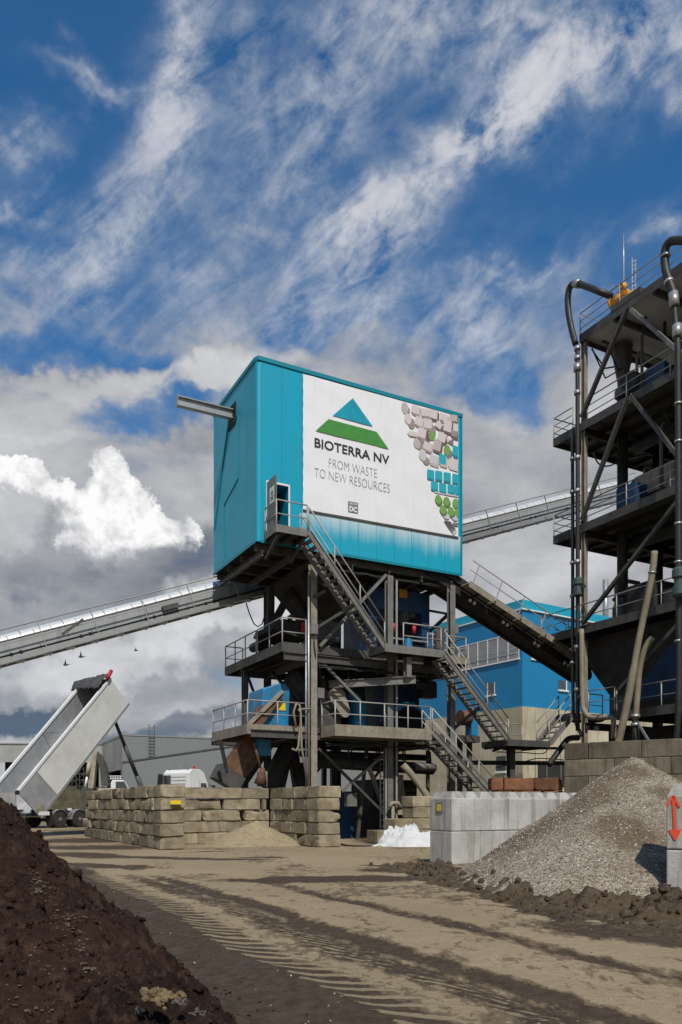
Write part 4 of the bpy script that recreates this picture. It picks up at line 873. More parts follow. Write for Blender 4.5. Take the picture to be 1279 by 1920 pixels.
    # mast and small antenna
    a, b, z = fa(1170, 530, 18.5); m = MB(); m.tube([(a, b, 24.2), (a, b, z+1.2), (a, b, fa(1172, 436, 18.5)[2])], [.05, .045, .012], 6); m.top('whip_antenna', 'galv', 'tall thin whip antenna above the topmost right gallery', 'antenna', T, (a, b, 24.2))
    a, b, z = fa(1186, 530, 18.5); m = MB(); zt = fa(1185, 484, 18.5)[2]; m.tube([(a, b, 24.2), (a, b, zt)], .025, 6); m.tube([(a+.15, b-.08, 24.2), (a+.15, b-.08, zt-.1)], .02, 6)
    k = 24.4
    while k < zt-.1: m.bar((a, b, k), (a+.15, b-.08, k+.12), .02); k += .2
    m.top('lattice_antenna', 'rail', 'short lattice antenna right of the whip antenna', 'antenna', T, (a, b, 24.2))
    R = mach('pump_unit', 'orange and teal pump unit under the right landing of the screening tower', (11.2, 1.4, 3.5))
    a, b, z = fb(872, 1350, 1.0); m = MB(); m.cyl((a-.3, b, z+.1), (a+.25, b, z+.1), .38, 16); m.part('orange_guard', 'rust', R)
    m = MB(); a2 = fb(890, 1350, 1.0)[0]; m.box(a2-.25, a2+.15, b-.1, b+.4, z-.75, z+.35); m.part('teal_panel', 'machine_blue', R)
    m = MB(); m.box(a-.6, a2+.2, b-.2, b+1, z-1.1, z-.78); m.bar((a, b+.4, 0), (a, b+.4, z-1.1), .2); m.bar((a2, b+.4, 0), (a2, b+.4, z-1.1), .2); m.part('stand', 'dark_steel', R)
wash_machines()

# ================================================================== blue hall on its concrete tank
def blue_hall():
    YH = 68.0; B = Frame((980-CX)/F*YH, YH, radians(33.4))
    zz = lambda v: EYE+(HV-v)*YH/F
    R = thing('blue_hall', 'blue sheet metal hall with ribbon windows behind the sloping dark conveyor', 'building', B, (0, 0, 10))
    LA, LB = 46, 36; z0, zs, zw, zc, zt = zz(1325), zz(1234), zz(1184), zz(1143), zz(1125)
    m = MB(); m.box(0, LA, 0, LB, z0, zc); m.part('wall', 'blue', R)
    m = MB(); m.box(-.04, LA, -.04, LB, zc+.1, zt+.05); m.part('parapet', 'teal', R)
    m = MB(); m.box(-.16, LA, -.16, LB, zc, zc+.1); m.part('gutter', 'white_paint', R)
    m = MB(); m.box(-.05, LA, -.05, LB, z0-.02, z0+.09); m.part('base_trim', 'teal_trim', R)
    def strip(l0, l1, side, n):
        m = MB(); sill = MB(); fr = MB()
        if side == 'b':
            m.box(-.05, -.01, l0, l1, zs+.06, zw)
            sill.box(-.14, -.01, l0-.1, l1+.1, zs-.06, zs+.059)
            for k in range(n+1): b = l0+(l1-l0)*k/n; fr.box(-.085, -.051, b-.05, b+.05, zs+.06, zw)
            fr.box(-.08, -.052, l0, l1, zw-.05, zw+.02)
        else:
            m.box(l0, l1, -.05, -.01, zs+.06, zw); sill.box(l0-.1, l1+.1, -.14, -.01, zs-.06, zs+.059)
            for k in range(n+1): a = l0+(l1-l0)*k/n; fr.box(a-.035, a+.035, -.085, -.051, zs+.06, zw)
            fr.box(l0, l1, -.08, -.052, zw-.05, zw+.02)
        w = m.part('window', 'pale_glass' if side == 'b' else 'glass', R); sill.part('sill', 'white_paint', w); fr.part('frame', 'white_paint', w)
        g = MB()
        for h in (.5, .95):
            if side == 'b': g.tube([(-.2, l0, zs+h), (-.2, l1, zs+h)], .018, 6)
            else: g.tube([(l0, -.2, zs+h), (l1, -.2, zs+h)], .025, 6)
        g.part('window_bar', 'galv', w)
    strip(.35, 15.6, 'b', 12); strip(1.1, 13, 'a', 9)
    for side, u0, u1, v0, v1 in (('b', 915, 929, 1280, 1303), ('a', 1048, 1063, 1276, 1294)):
        # position along the wall from the picture column
        def along(u):
            k = (u-CX)/F; d = (-B.s, B.c) if side == 'b' else (B.c, B.s)
            return (k*B.o[1]-B.o[0])/(d[0]-k*d[1])
        l0, l1 = sorted((along(u0), along(u1))); Ym = B.o[1]+(B.c if side == 'b' else B.s)*(l0+l1)/2
        zb, zh = EYE+(HV-v1)*Ym/F, EYE+(HV-v0)*Ym/F
        m = MB(); f_ = MB(); s = MB()
        if side == 'b': m.box(-.03, -.005, l0, l1, zb, zh); s.box(-.16, -.004, l0-.12, l1+.12, zb-.14, zb-.001); f_.box(-.06, -.031, l1-.07, l1, zb, zh); f_.box(-.06, -.031, l0, l0+.07, zb, zh)
        else: m.box(l0, l1, -.03, -.005, zb, zh); s.box(l0-.12, l1+.12, -.16, -.004, zb-.14, zb-.001); f_.box(l1-.12, l1, -.06, -.031, zb, zh)
        w = m.part('window', 'glass', R); s.part('sill', 'white_paint', w); f_.part('frame', 'white_paint', w)
    # loose stack behind
    m = MB(); a, b, z = B.loc(*at(1136, 1120, 84)); m.cyl((a, b, zt), (a, b, EYE+(HV-1087)*84/F), .3, 12); m.part('flue', 'galv', R)
    C = thing('concrete_tank', 'stained tan concrete tank wall below the blue hall', 'tank', B, (0, 0, 0))
    m = MB(); m.box(-.35, LA, -.35, LB, -.1, z0-.03); m.part('tank_wall', 'tank_concrete', C)
    m = MB(); m.box(1.5, 10, -.38, -.352, 3.2, 5.4); m.part('dark_opening', 'black_shade_steel', C)
    m = MB(); m.box(-.4, -.351, 1.6, 2.7, 4.6, 5.9); w = m.part('window', 'glass', C); m = MB(); m.box(-.5, -.351, 1.5, 2.8, 4.4, 4.59); m.part('sill', 'white_paint', w)
    g = MB(); rail(g, [(-.2, 12, z0), (-.2, -.2, z0), (12, -.2, z0)], 1.0); 
    g = MB()
    for a in (1.2, 2.6, 4.4): g.tube([(a, -.4, .2), (a, -.4, z0-.2)], .03, 6)
    g.part('down_pipe', 'rail', C)
blue_hall()

# ================================================================== sheds at the left
def sheds():
    c0 = at(229, 1379, 75); c1 = at(387, 1385, 78.6); dx, dy = c1[0]-c0[0], c1[1]-c0[1]
    Fm = Frame(c0[0], c0[1], atan2(dy, dx)); H = c0[2]
    R = thing('grey_shed', 'large plain grey steel shed with dark doorway behind the tipper trailer', 'building', Fm, (0, 0, 0))
    Ll = 9.6
    m = MB(); m.box(.0, 36, .0, .25, 0, H); m.part('wall', 'shed_grey', R)
    # gable end with a door opening: pieces round the hole
    h1 = 5.0
    m = MB(); m.box(.0, .25, .26, .5, 0, H); m.box(.0, .25, 9.4, 11, 0, H); m.box(.0, .25, .5, 9.4, h1, H); m.part('end_wall', 'shed_light', R)
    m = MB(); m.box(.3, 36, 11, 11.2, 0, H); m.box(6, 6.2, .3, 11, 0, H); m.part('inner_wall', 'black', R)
    m = MB(); m.box(-.05, 36.1, -.05, 11.3, H, H+.14); m.part('roof_trim', 'galv', R)
    m = MB(); m.prism([(.0, -.25, 0), (18, -.25, 0), (18, -.25, 8.7), (.0, -.25, 5.6)], (0, .24, 0)); m.part('annex_wall', 'shed_grey', R)
    m = MB(); m.bar((.0, -.28, 5.65), (18, -.28, 8.75), .08, .14); m.part('flashing', 'dark_steel', R)
    m = MB()
    for a in (2.5, 3.0): m.bar((a, -.3, 6.2), (a, -.3, H+1.2), .06)
    k = 6.3
    while k < H+1.1: m.bar((2.5, -.3, k), (3.0, -.3, k), .04); k += .3
    m.part('ladder', 'dark_steel', R)
    m = MB(); m.box(10.9, 10.97, -.32, -.251, 6.6, H); m.part('down_pipe', 'dark_steel', R)
    c = at(-40, 1395, 84); H2 = c[2]
    Q = Frame(c[0], c[1], radians(4))
    R = thing('open_shed', 'low light grey open fronted shed at the left edge behind the trailer', 'building', Q, (0, 0, 0))
    m = MB(); m.box(0, 13, 0, .3, H2-1.9, H2); m.part('fascia', 'shed_light', R)
    m = MB(); m.box(-.1, 13.1, -.1, 10, H2, H2+.12); m.part('roof', 'galv', R)
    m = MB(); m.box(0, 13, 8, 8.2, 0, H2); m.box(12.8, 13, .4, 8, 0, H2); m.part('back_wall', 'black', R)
    for a in (.3, 3.6, 6.9, 12.6): m = MB(); m.ibeam((a, .4, 0), (a, .4, H2-.1), .3, .3, up=(0, 1, 0)); m.part('post', 'galv', R)
sheds()

# ================================================================== tipper trailer and its tractor
def tipper():
    G = .22
    Q = Frame(-17.42, 46.0, radians(58.5)); ph = radians(47.1); L, H, W = 10.0, 2.13, 2.52; zp = .87
    P = lambda l, w, h: (l*cos(ph)-h*sin(ph), w, zp+l*sin(ph)+h*cos(ph))
    def bx(m, l0, l1, w0, w1, h0, h1): return m.hexa([P(l, w, h) for h in (h0, h1) for l, w in ((l0, w0), (l1, w0), (l1, w1), (l0, w1))])
    R = thing('tipper_trailer', 'white tipping trailer with its long body raised steeply', 'trailer', Q, (3, 1.2, G))
    t = .06
    m = MB(); bx(m, 1.75, L, 0, t, .05, H-.1); b = m.part('side_wall', 'trailer_white', R)
    m = MB(); bx(m, 0, 1.73, -.02, t-.01, .02, H-.1); m.part('rear_side_panel', 'alu', R, 'dirty bare metal rear side panel')
    m = MB(); bx(m, .12, .62, -.045, -.021, .12, .5); m.part('number_plate', 'tan_pipe', R)
    m = MB(); bx(m, 0, L, W-t, W, .05, H-.1); m.part('side_wall', 'alu', R)
    m = MB(); bx(m, 0, L, t, W-t, 0, .08); m.part('floor', 'alu', R)
    m = MB(); bx(m, L-.08, L, t, W-t, .081, H-.02); m.part('headboard', 'tarp', R)
    m = MB(); bx(m, -.05, L+.03, -.05, .12, H-.1, H+.03); bx(m, -.05, L+.03, W-.12, W+.05, H-.1, H+.03); m.part('top_rail', 'white_paint', R)
    m = MB(); bx(m, 0, L+.02, -.04, .05, -.1, .05); bx(m, 0, L+.02, W-.05, W+.04, -.1, .05); bx(m, 1.72, 1.76, -.03, -.001, .05, H-.1); m.part('bottom_rail', 'galv', R)
    m = MB()
    for l in (3.2, 5.4, 7.6): bx(m, l, l+.1, .13, W-.13, .3, .34)
    m.cyl(P(5.2, .1, H-.15), P(5.2, W-.1, H-.15), .03, 8); m.part('cross_bar', 'galv', R)
    m = MB(); bx(m, .2, L-.2, .75, 1.0, -.32, -.11); bx(m, .2, L-.2, 1.5, 1.75, -.32, -.11); m.part('sub_frame', 'dark_steel', R)
    # tailgate hung from its top hinge
    hx, _, hz = P(-.05, 0, H); m = MB(); m.box(hx-.09, hx-.03, -.02, W+.02, hz-2.05, hz); m.box(hx-.14, hx-.091, .2, W-.2, hz-2.0, hz-1.2); m.part('tailgate', 'alu', R)
    m = MB()
    for w in (-.08, W+.08): m.cyl((hx, w-.05, hz), (hx, w+.05, hz), .13, 14)
    m.part('hinge', 'rubber', R)
    # rolled tarpaulin bunched at the front, hanging over the headboard
    m = MB(); n = 26; mm = 10
    for j in range(mm+1):
        for i in range(n+1):
            w = -.1+(W+.75)*i/n; q = j/mm; wq = i/n
            l = L-1.25+.5*wq+(1.45-.75*wq)*q+.06*sin(i*1.3+j*.9); h = H+.06+.16*(1-wq)+.16*sin(q*pi)*(.6+.4*sin(i*.8+2))+.06*sin(i*1.9+j*1.7)*(.4+q)-.30*max(0, wq-.75)*3*(1-q)
            m.v.append(P(l, w, h))
    m.sm = True
    for j in range(mm):
        for i in range(n): k = j*(n+1)+i; m.face((k, k+1, k+n+2, k+n+1))
    o = m.part('tarpaulin', 'tarp', R); s = o.modifiers.new('s', 'SOLIDIFY'); s.thickness = .03
    m = MB(); m.cyl(P(L-.3, -.12, H+.2), P(L+.35, -.12, H+.32), .12, 10); m.part('red_roller_end', 'red', R)
    # chassis, wheels, mudguards
    m = MB(); m.ibeam((-.2, .55, 1.15), (11.2, .55, 1.15), .18, .32); m.ibeam((-.2, 1.95, 1.15), (11.2, 1.95, 1.15), .18, .32); m.box(-.1, .1, .1, 2.4, .95, 1.1); m.part('chassis', 'dark_steel', R)
    def wheel(parent, s, b, r=.50, w=.36, side=-1):
        m = MB(); m.lathe((s, b, G+r), (0, side, 0), [(-w/2, r*.62), (-w/2, r*.9), (-w/2+.05, r), (w/2-.05, r), (w/2, r*.9), (w/2, r*.62)], 28); wh = m.part('wheel', 'tyre', parent)
        rim_mat = 'grey_steel'
        m = MB(); m.lathe((s, b, G+r), (0, side, 0), [(w/2-.1, r*.60), (w/2-.02, r*.6), (w/2-.10, r*.5), (w/2-.14, r*.26), (w/2+.02, r*.24), (w/2+.04, r*.1)], 22); m.part('rim', rim_mat, wh)
        return wh
    for s in (1.36, 2.81, 4.26):
        for b, sd in ((.12, -1), (2.4, 1)): wheel(R, s, b, side=sd)
        m = MB(); m.cyl((s, .3, G+.47), (s, 2.2, G+.47), .09, 10); m.part('axle', 'black_shade_steel', R)
        m = MB(); pts = []
        for k in range(11): a_ = pi*k/10; pts.append((s+cos(a_)*.60, -.1, G+.5+sin(a_)*.58))
        for p, q in zip(pts, pts[1:]): m.prism([p, q, (q[0], .36, q[2]), (p[0], .36, p[2])], (0, 0, .03))
        m.part('mudguard', 'galv', R)
    m = MB(); m.box(.75, .8, -.1, .4, G+.15, G+.9); m.part('mud_flap', 'rubber', R)
    m = MB(); m.box(1.9, 2.2, -.05, -.03, 1.25, 1.4); m.box(-.12, .6, -.05, .1, .98, 1.2); m.part('side_marker', 'white_paint', R)
    # ram: three stages
    p, q = Vector((10.0, 1.25, 1.3)), Vector(P(9.4, 1.25, -.15)); m = MB(); m.cyl(p, p.lerp(q, .36), .17, 14); m.cyl(p.lerp(q, .36), p.lerp(q, .68), .14, 14); m.cyl(p.lerp(q, .68), q, .11, 14); m.part('hydraulic_ram', 'dark_steel', R)
    # ---- tractor
    K = thing('tractor_truck', 'white lorry cab seen from behind over the block wall', 'truck', Q, (12.5, 1.25, G))
    s0, s1 = 12.55, 14.75; zt = 4.2; zb = 1.2
    sec = [(s0, zb), (s1, zb), (s1+.05, 2.3), (s1-.18, 3.25), (s1-.55, zt-.25), (s1-.95, zt-.03), (s0+.35, zt), (s0, zt-.3)]
    m = MB(); m.prism([(s, .0, z) for s, z in sec], (0, 2.48, 0)); bevel(m.part('cab', 'white_paint', K), .05, 2)
    m = MB(); m.prism([(s1-.95, -.012, 2.35), (s1-.12, -.012, 2.35), (s1-.36, -.012, 3.2), (s1-.95, -.012, 3.2)], (0, .03, 0)); m.part('side_window', 'glass', K)
    m = MB()
    for z in (2.6, 2.85, 3.1, 3.35, 3.6): m.box(s0-.015, s0-.001, .3, 2.2, z, z+.03)
    m.box(s1-1.1, s1-1.085, -.012, -.002, 1.4, 3.4); m.part('panel_line', 'ink_grey', K)
    m = MB(); m.box(s0-.03, s0-.002, 1.75, 2.45, 1.6, zt-.45); m.part('rear_window', 'glass', K)
    m = MB(); m.box(s0-.06, s0-.005, .05, 2.4, 1.25, 1.9); m.part('rear_bulkhead', 'rubber', K)
    m = MB(); m.bar((s0+.25, .1, zt+.18), (s0+.25, 2.4, zt+.18), .08, .14); m.bar((s0+.25, .35, zt-.1), (s0+.25, .35, zt+.2), .06); m.bar((s0+.25, 2.1, zt-.1), (s0+.25, 2.1, zt+.2), .06); m.part('roof_rack', 'galv', K)
    m = MB(); m.lathe((s0+1.0, .4, zt-.02), (0, 0, 1), [(0, .1), (.2, .1), (.26, .05)], 12); m.part('beacon', 'red_lamp', K)
    m = MB(); m.prism([(s0-.75, 2.5, zb+.4), (s0-.02, 2.5, zb+.4), (s0-.02, 2.5, zt-.35), (s0-.45, 2.5, zt-.35)], (0, .06, 0)); m.part('wind_deflector', 'rubber', K)
    m = MB(); m.bar((s1-.1, -.05, 3.1), (s1+.1, -.35, 2.9), .05); m.box(s1-.02, s1+.1, -.5, -.25, 2.5, 3.05); m.part('mirror', 'rubber', K)
    m = MB(); m.box(9.2, s1, .6, 1.9, .75, 1.15); m.part('chassis', 'black_shade_steel', K)
    for s in (10.0, 13.8):
        for b, sd in ((.15, -1), (2.35, 1)): wheel(K, s, b, side=sd)
tipper()

# ================================================================== machines far left
def digger():
    Q = Frame(*at(182, 1500, 62)[:2], radians(0)); R = thing('excavator', 'beige excavator with folded boom standing before the dark shed doorway', 'excavator', Q, (0, 0, 0))
    X = lambda u, v, b=0: ((u-182)*62/F, b, EYE+(HV-v)*62/F)
    m = MB(); pts = [X(203, 1474), X(201, 1448), X(195, 1428), X(186, 1413), X(178, 1408), X(174, 1414), X(181, 1424), X(187, 1440), X(191, 1474)]; m.prism(pts, (0, .6, 0)); m.part('boom', 'dark_steel', R)
    m = MB(); m.prism([X(174, 1405, -.1), X(183, 1409, -.1), X(180, 1440, -.1), X(176, 1478, -.1), X(166, 1478, -.1), X(168, 1440, -.1)], (0, .5, 0)); m.part('stick', 'digger', R)
    m = MB(); m.cyl(X(170, 1430, -.25), X(166, 1455, -.25), .16, 10); m.part('cylinder', 'digger', R)
    m = MB(); m.cyl(X(166, 1455, -.25), X(162, 1478, -.25), .09, 10); m.part('piston_rod', 'white_paint', R)
    m = MB(); m.prism([X(156, 1478, -.4), X(178, 1478, -.4), X(176, 1500, -.4), X(162, 1512, -.4), X(154, 1498, -.4)], (0, 1.2, 0)); m.part('bucket', 'dark_steel', R)
    m = MB(); m.box(.3, 3.6, -1, 1.6, 1.1, 2.9); bevel(m.part('house', 'digger', R), .15)
    m = MB(); m.box(-.4, .9, .3, 1.6, 1.15, 3.0); m.part('operator_cab', 'glass', R)
    for b in (-1.2, 1.3): m = MB(); m.box(-.8, 3.8, b, b+.6, .0, .95); bevel(m.part('track', 'rubber', R), .3, 4)
    Q = Frame(*at(208, 1500, 58)[:2], radians(10)); R = thing('service_truck', 'small white service vehicle with a roof rack beside the excavator', 'truck', Q, (1, 1, 0))
    zt = 3.42
    m = MB(); m.prism([(0, 0, .6), (0, 0, zt-.2), (.1, 0, zt), (.9, 0, zt), (1.15, 0, zt-.55), (1.7, 0, zt-.8), (1.75, 0, .6)], (0, 1.9, 0)); bevel(m.part('body', 'white_paint', R), .06)
    m = MB(); m.box(-.05, .75, .02, 1.8, zt+.1, zt+.16)
    for k in range(5): m.bar((0+k*.17, .05, zt+.02), (k*.17, .05, zt+.3), .04)
    m.bar((-.1, .05, zt+.3), (.8, .05, zt+.3), .05); m.part('roof_rack', 'white_paint', R)
    m = MB(); m.prism([(.95, -.012, zt-.1), (1.2, -.012, zt-.6), (.35, -.012, zt-.6), (.35, -.012, zt-.1)][::-1], (0, .02, 0)); m.part('side_window', 'glass', R)
    for s in (.35, 1.4): m = MB(); m.lathe((s, .1, .42), (0, -1, 0), [(-.2, .3), (-.2, .42), (.1, .42), (.1, .2)], 20); m.part('wheel', 'tyre', R)
    # scaffold rack
    Q = Frame(*at(150, 1500, 78)[:2], 0); m = MB(); z1 = at(0, 1428, 78)[2]
    xs = (-1.1, -.35, .4, 1.1)
    for x in xs:
        for b in (0, 1.0): m.bar((x, b, 0), (x, b, z1-random.random()*.8), .06)
    z = 1.0
    while z < z1-.6:
        m.bar((xs[0], 0, z), (xs[-1], 0, z), .05); m.bar((xs[0], 1, z), (xs[-1], 1, z), .05)
        for i in range(3): m.bar((xs[i], 0, z), (xs[i+1], 0, z+.6), .035)
        z += .62
    m.top('scaffold', 'dark_steel', 'small dark scaffold frame under the raised trailer body', 'scaffold', Q, (0, .5, 0))
    for i, (u, v, Y, sc, lab) in enumerate(((123, 1247, 40, 1, 'tiny bird in flight, lowest of the three under the conveyor'), (152, 1232, 42, 1.1, 'tiny bird in flight, highest above the trailer tarpaulin'), (255, 1220, 44, .75, 'tiny dark bird in flight, alone right of the trailer'))):
        c = Vector(at(u, v, Y)); m = MB(); m.lathe(c+Vector((-.12*sc, 0, 0)), (1, .2, .1), [(0, .01), (.06*sc, .045*sc), (.16*sc, .05*sc), (.26*sc, .02*sc), (.34*sc, .01)], 8)
        m.prism([c+Vector((-.05, 0, .02))*sc, c+Vector((.07, 0, .02))*sc, c+Vector((.02, -.1, .28))*sc], (0, .01, 0)); m.prism([c+Vector((-.05, 0, .02))*sc, c+Vector((.07, 0, .02))*sc, c+Vector((-.16, .2, .12))*sc], (0, .01, 0))
        m.top('bird', 'bird', lab, 'bird', WORLD, tuple(c), 'birds below the conveyor')
digger()

# ================================================================== ground, heaps and mud
def _hash(ix, iy, s):
    h = (ix.astype(np.int64)*374761393+iy.astype(np.int64)*668265263+s*2147483647) & 0xffffffff
    h = ((h ^ (h >> 13))*1274126177) & 0xffffffff
    return ((h ^ (h >> 16)) & 0xffff)/65535.
def vn(x, y, s=0):
    ix, iy = np.floor(x), np.floor(y); fx, fy = x-ix, y-iy
    fx, fy = fx*fx*fx*(fx*(fx*6-15)+10), fy*fy*fy*(fy*(fy*6-15)+10)
    a, b, c, d = _hash(ix, iy, s), _hash(ix+1, iy, s), _hash(ix, iy+1, s), _hash(ix+1, iy+1, s)
    return (a*(1-fx)+b*fx)*(1-fy)+(c*(1-fx)+d*fx)*fy
def fbm(x, y, s=0, o=4, g=.5):
    t = 0; A = 1; n = 0
    for k in range(o): t = t+A*vn(x*2**k+k*17.3, y*2**k-k*9.1, s+k); n += A; A *= g
    return t/n*2-1
def ridged(x, y, s=0, o=4): 
    t = 0; A = 1; n = 0
    for k in range(o): t = t+A*(1-np.abs(vn(x*2**k, y*2**k, s+k)*2-1)); n += A; A *= .5
    return t/n
def sst(a, b, x): t = np.clip((x-a)/(b-a), 0, 1); return t*t*(3-2*t)
def grid_mesh(name, X, Y, Z, m, keep=None, base=(0, 0, 0), attrs=None, frame=WORLD):
    ny, nx = X.shape; idx = np.arange(nx*ny).reshape(ny, nx)
    f = np.stack([idx[:-1, :-1], idx[:-1, 1:], idx[1:, 1:], idx[1:, :-1]], -1).reshape(-1, 4)
    if keep is not None:
        k = keep; kk = (k[:-1, :-1] | k[:-1, 1:] | k[1:, 1:] | k[1:, :-1]).reshape(-1); f = f[kk]
    v = np.stack([X-base[0], Y-base[1], Z-base[2]], -1).reshape(-1, 3)
    used = np.unique(f); mp = np.full(len(v), -1); mp[used] = np.arange(len(used)); f = mp[f]; v = v[used]
    me = bpy.data.meshes.new(name); me.vertices.add(len(v)); me.vertices.foreach_set('co', v.astype(np.float32).ravel())
    me.loops.add(len(f)*4); me.loops.foreach_set('vertex_index', f.astype(np.int32).ravel())
    me.polygons.add(len(f)); me.polygons.foreach_set('loop_start', np.arange(0, len(f)*4, 4, dtype=np.int32)); me.polygons.foreach_set('use_smooth', np.ones(len(f), bool))
    for k, a in (attrs or {}).items():
        at_ = me.attributes.new(k, 'FLOAT', 'POINT'); at_.data.foreach_set('value', a.reshape(-1)[used].astype(np.float32))
    me.materials.append(m); me.update(); me.validate()
    o = bpy.data.objects.new(name, me); COL.objects.link(o); o.location = frame.w(base); o.rotation_euler = (0, 0, frame.a); KEEP[o] = (frame, base); return o
def foot(Y): return -.74-.455*(Y-5.5)
def ground_z(X, Y):
    s = X+.5*Y; far = sst(40, 46, Y)*sst(-2, -8, X)*.22
    n = .035*fbm(X*.5, Y*.5, 3, 3)+.012*fbm(X*2.2, Y*2.2, 5, 3)
    near = sst(60, 25, Y)
    wob = .12*fbm(Y*.35, X*0+3, 8, 2)
    rut = -.06*np.exp(-((s+wob-2.35)/.32)**2)-.035*np.exp(-((s+wob-4.5)/.22)**2)-.03*np.exp(-((s+wob-6.45)/.25)**2)+.03*np.exp(-((s+wob-2.95)/.18)**2)+.02*np.exp(-((s+wob-5.0)/.2)**2)
    return far+near*(n+rut*sst(24, 18, Y))
def build_ground():
    def axis(lo, hi, st, ext, g):
        a = list(np.arange(lo, hi+1e-6, st)); d = st
        while a[-1] < ext: d *= g; a.append(a[-1]+d)
        d = st; b = []
        x = lo
        while x > -ext: d *= g; x -= d; b.append(x)
        return np.array(b[::-1]+a)
    xs = axis(-9, 6, .055, 2500, 1.12); ys = axis(4.8, 27, .055, 3500, 1.12)
    X, Y = np.meshgrid(xs, ys); Z = ground_z(X, Y)
    s = X+.5*Y+.16*fbm(Y*.35, X*0+3, 8, 2)+.05*fbm(X*1.1, Y*1.1, 9, 2)
    nr = sst(20, 15, Y)*sst(2, 4, Y)
    dist = (X-foot(Y))
    wet_dark = np.zeros_like(X)
    wet_dark = np.maximum(wet_dark, 1.15*sst(3.75, 3.2, s)*sst(22, 18, Y)*sst(-3, -.5, dist))
    wet_dark = np.maximum(wet_dark, .1+1.0*np.exp(-((s-4.68)/.22)**2)*nr-.1)
    wet_dark = np.maximum(wet_dark, .96*np.exp(-((s-4.2)/.42)**2)*nr)
    wet_dark = np.maximum(wet_dark, .30+.35*fbm(X*.9, Y*.35, 66, 3))
    wet_dark = np.maximum(wet_dark, .34*np.exp(-((s-5.4)/.35)**2)*nr)
    wet_dark = np.maximum(wet_dark, .84*np.exp(-((s-6.45)/.27)**2)*sst(18, 14, Y))
    def patch(cx, cy, rx, ry, a, w=1.0):
        c, q = cos(a), sin(a); dx, dy = X-cx, Y-cy
        return 1.5*w*np.exp(-(((dx*c+dy*q)/rx)**2+((-dx*q+dy*c)/ry)**2)**1.5)
    for p in ((-.2, 16.3, 2.4, .75, .15, 1.0), (1.9, 18.8, 1.6, .9, 0, .95), (-3.4, 22.3, 1.5, .45, -.2, .85), (-5.3, 23.4, 2.2, .5, -.3, .75), (-2.4, 23.2, .8, .3, 0, .9), (-6.2, 20.2, 2.2, .7, -.5, .75), (-9, 29, 2.5, 1.6, -.4, .8),
              (-11, 35, 3, 3, 0, .8), (-12, 44, 6, 3, .2, .5), (-4.6, 26.2, .9, .25, .2, .9), (-8.0, 24.5, 2.2, 1.0, -.7, .85), (4.2, 9.0, 2.5, .9, -.5, .7), (-.4, 30.5, 1.5, .4, 0, .5), (3, 7, 1.6, .5, -.5, .4)): wet_dark = np.maximum(wet_dark, patch(*p))
    wet_dark = np.maximum(wet_dark, .85*sst(31.5, 33.5, Y)*sst(-.5, 1.5, X)*sst(14, 11, X)*sst(46, 42, Y))  # same darkening over the ground below and beside the screening tower
    tr = np.exp(-((s-3.3)/.36)**4)*nr*(.7+.45*vn(X*.8,Y*.8,77))
    tr2 = .50*np.exp(-((s-4.15)/.33)**4)*nr*(.5+.8*vn(X*1.5,Y*1.5,78))
    m = bpy.data.materials.new('yard_ground'); m.use_nodes = True; t = NT(m.node_tree); b = t.n['Principled BSDF']
    P = t.new('ShaderNodeNewGeometry').outputs['Position']
    A = lambda n: t.new('ShaderNodeAttribute', attribute_name=n).outputs['Fac']
    n1 = t.noise(P, 1.6, 8, .66); n2 = t.noise(P, 9, 6, .65); n3 = t.noise(P, 55, 4, .6); n0 = t.noise(P, .25, 4, .55)
    # tread bars: stripes square to the track, broken up by noise
    sx = t.new('ShaderNodeSeparateXYZ'); t.l.new(P, sx.inputs[0])
    al = t.math('ADD', t.math('MULTIPLY', sx.outputs[1], .93), t.math('MULTIPLY', sx.outputs[0], .12))
    sepat = t.math('ADD', al, t.math('MULTIPLY', t.math('SUBTRACT', n1, .5), .22))
    bars = t.math('SINE', t.math('MULTIPLY', sepat, 2*pi/.24)); bars = t.mapr(bars, -.5, .5)
    bars2 = t.math('SINE', t.math('MULTIPLY', t.math('ADD', sepat, t.math('MULTIPLY', sx.outputs[0], .8)), 2*pi/.17)); bars2 = t.mapr(bars2, -.5, .5)
    wsum = t.math('ADD', A('wet_dark'), t.math('ADD', t.math('MULTIPLY', t.math('SUBTRACT', n1, .5), 1.25), t.math('MULTIPLY', t.math('SUBTRACT', t.noise(t.mapping(P, rot=(0, 0, radians(-27)), scale=(1, .4, 1)), 7, 8, .7), .5), 1.5)))
    brk = t.math('MULTIPLY', t.math('SUBTRACT', n2, .5), 1.6)
    ov = t.math('MULTIPLY', t.mapr(t.math('ADD', bars, brk), .62, .78, 0, 1, True), t.mapr(t.math('ADD', A('tread'), brk), .42, .6, 0, 1, True))
    ov2 = t.math('MULTIPLY', t.mapr(t.math('ADD', bars2, brk), .45, .65, 0, 1, True), t.mapr(t.math('ADD', A('tread2'), brk), .35, .6, 0, 1, True))
    keep = t.math('SUBTRACT', 1, t.math('MULTIPLY', t.math('MAXIMUM', ov, ov2), .9))
    damp = t.mapr(wsum, .38, .52, 0, 1, True); mud = t.mapr(wsum, .60, .80, 0, 1, True); damp = t.math('MULTIPLY', damp, keep); mud = t.math('MULTIPLY', mud, keep)
    dry = t.mix(t.mapr(n0, .35, .65), (.325, .25, .155), (.255, .195, .118)); dry = t.mix(t.math('MULTIPLY', t.mapr(n2, .4, .68), .45), dry, (.185, .14, .085)); dry = t.mix(t.math('MULTIPLY', t.mapr(n3, .5, .72), .35), dry, (.42, .35, .24))
    c = t.mix(t.math('MULTIPLY', damp, .8), dry, (.125, .087, .054)); c = t.mix(mud, c, t.mix(t.mapr(n2, .35, .65), (.048, .033, .022), (.085, .060, .040)))
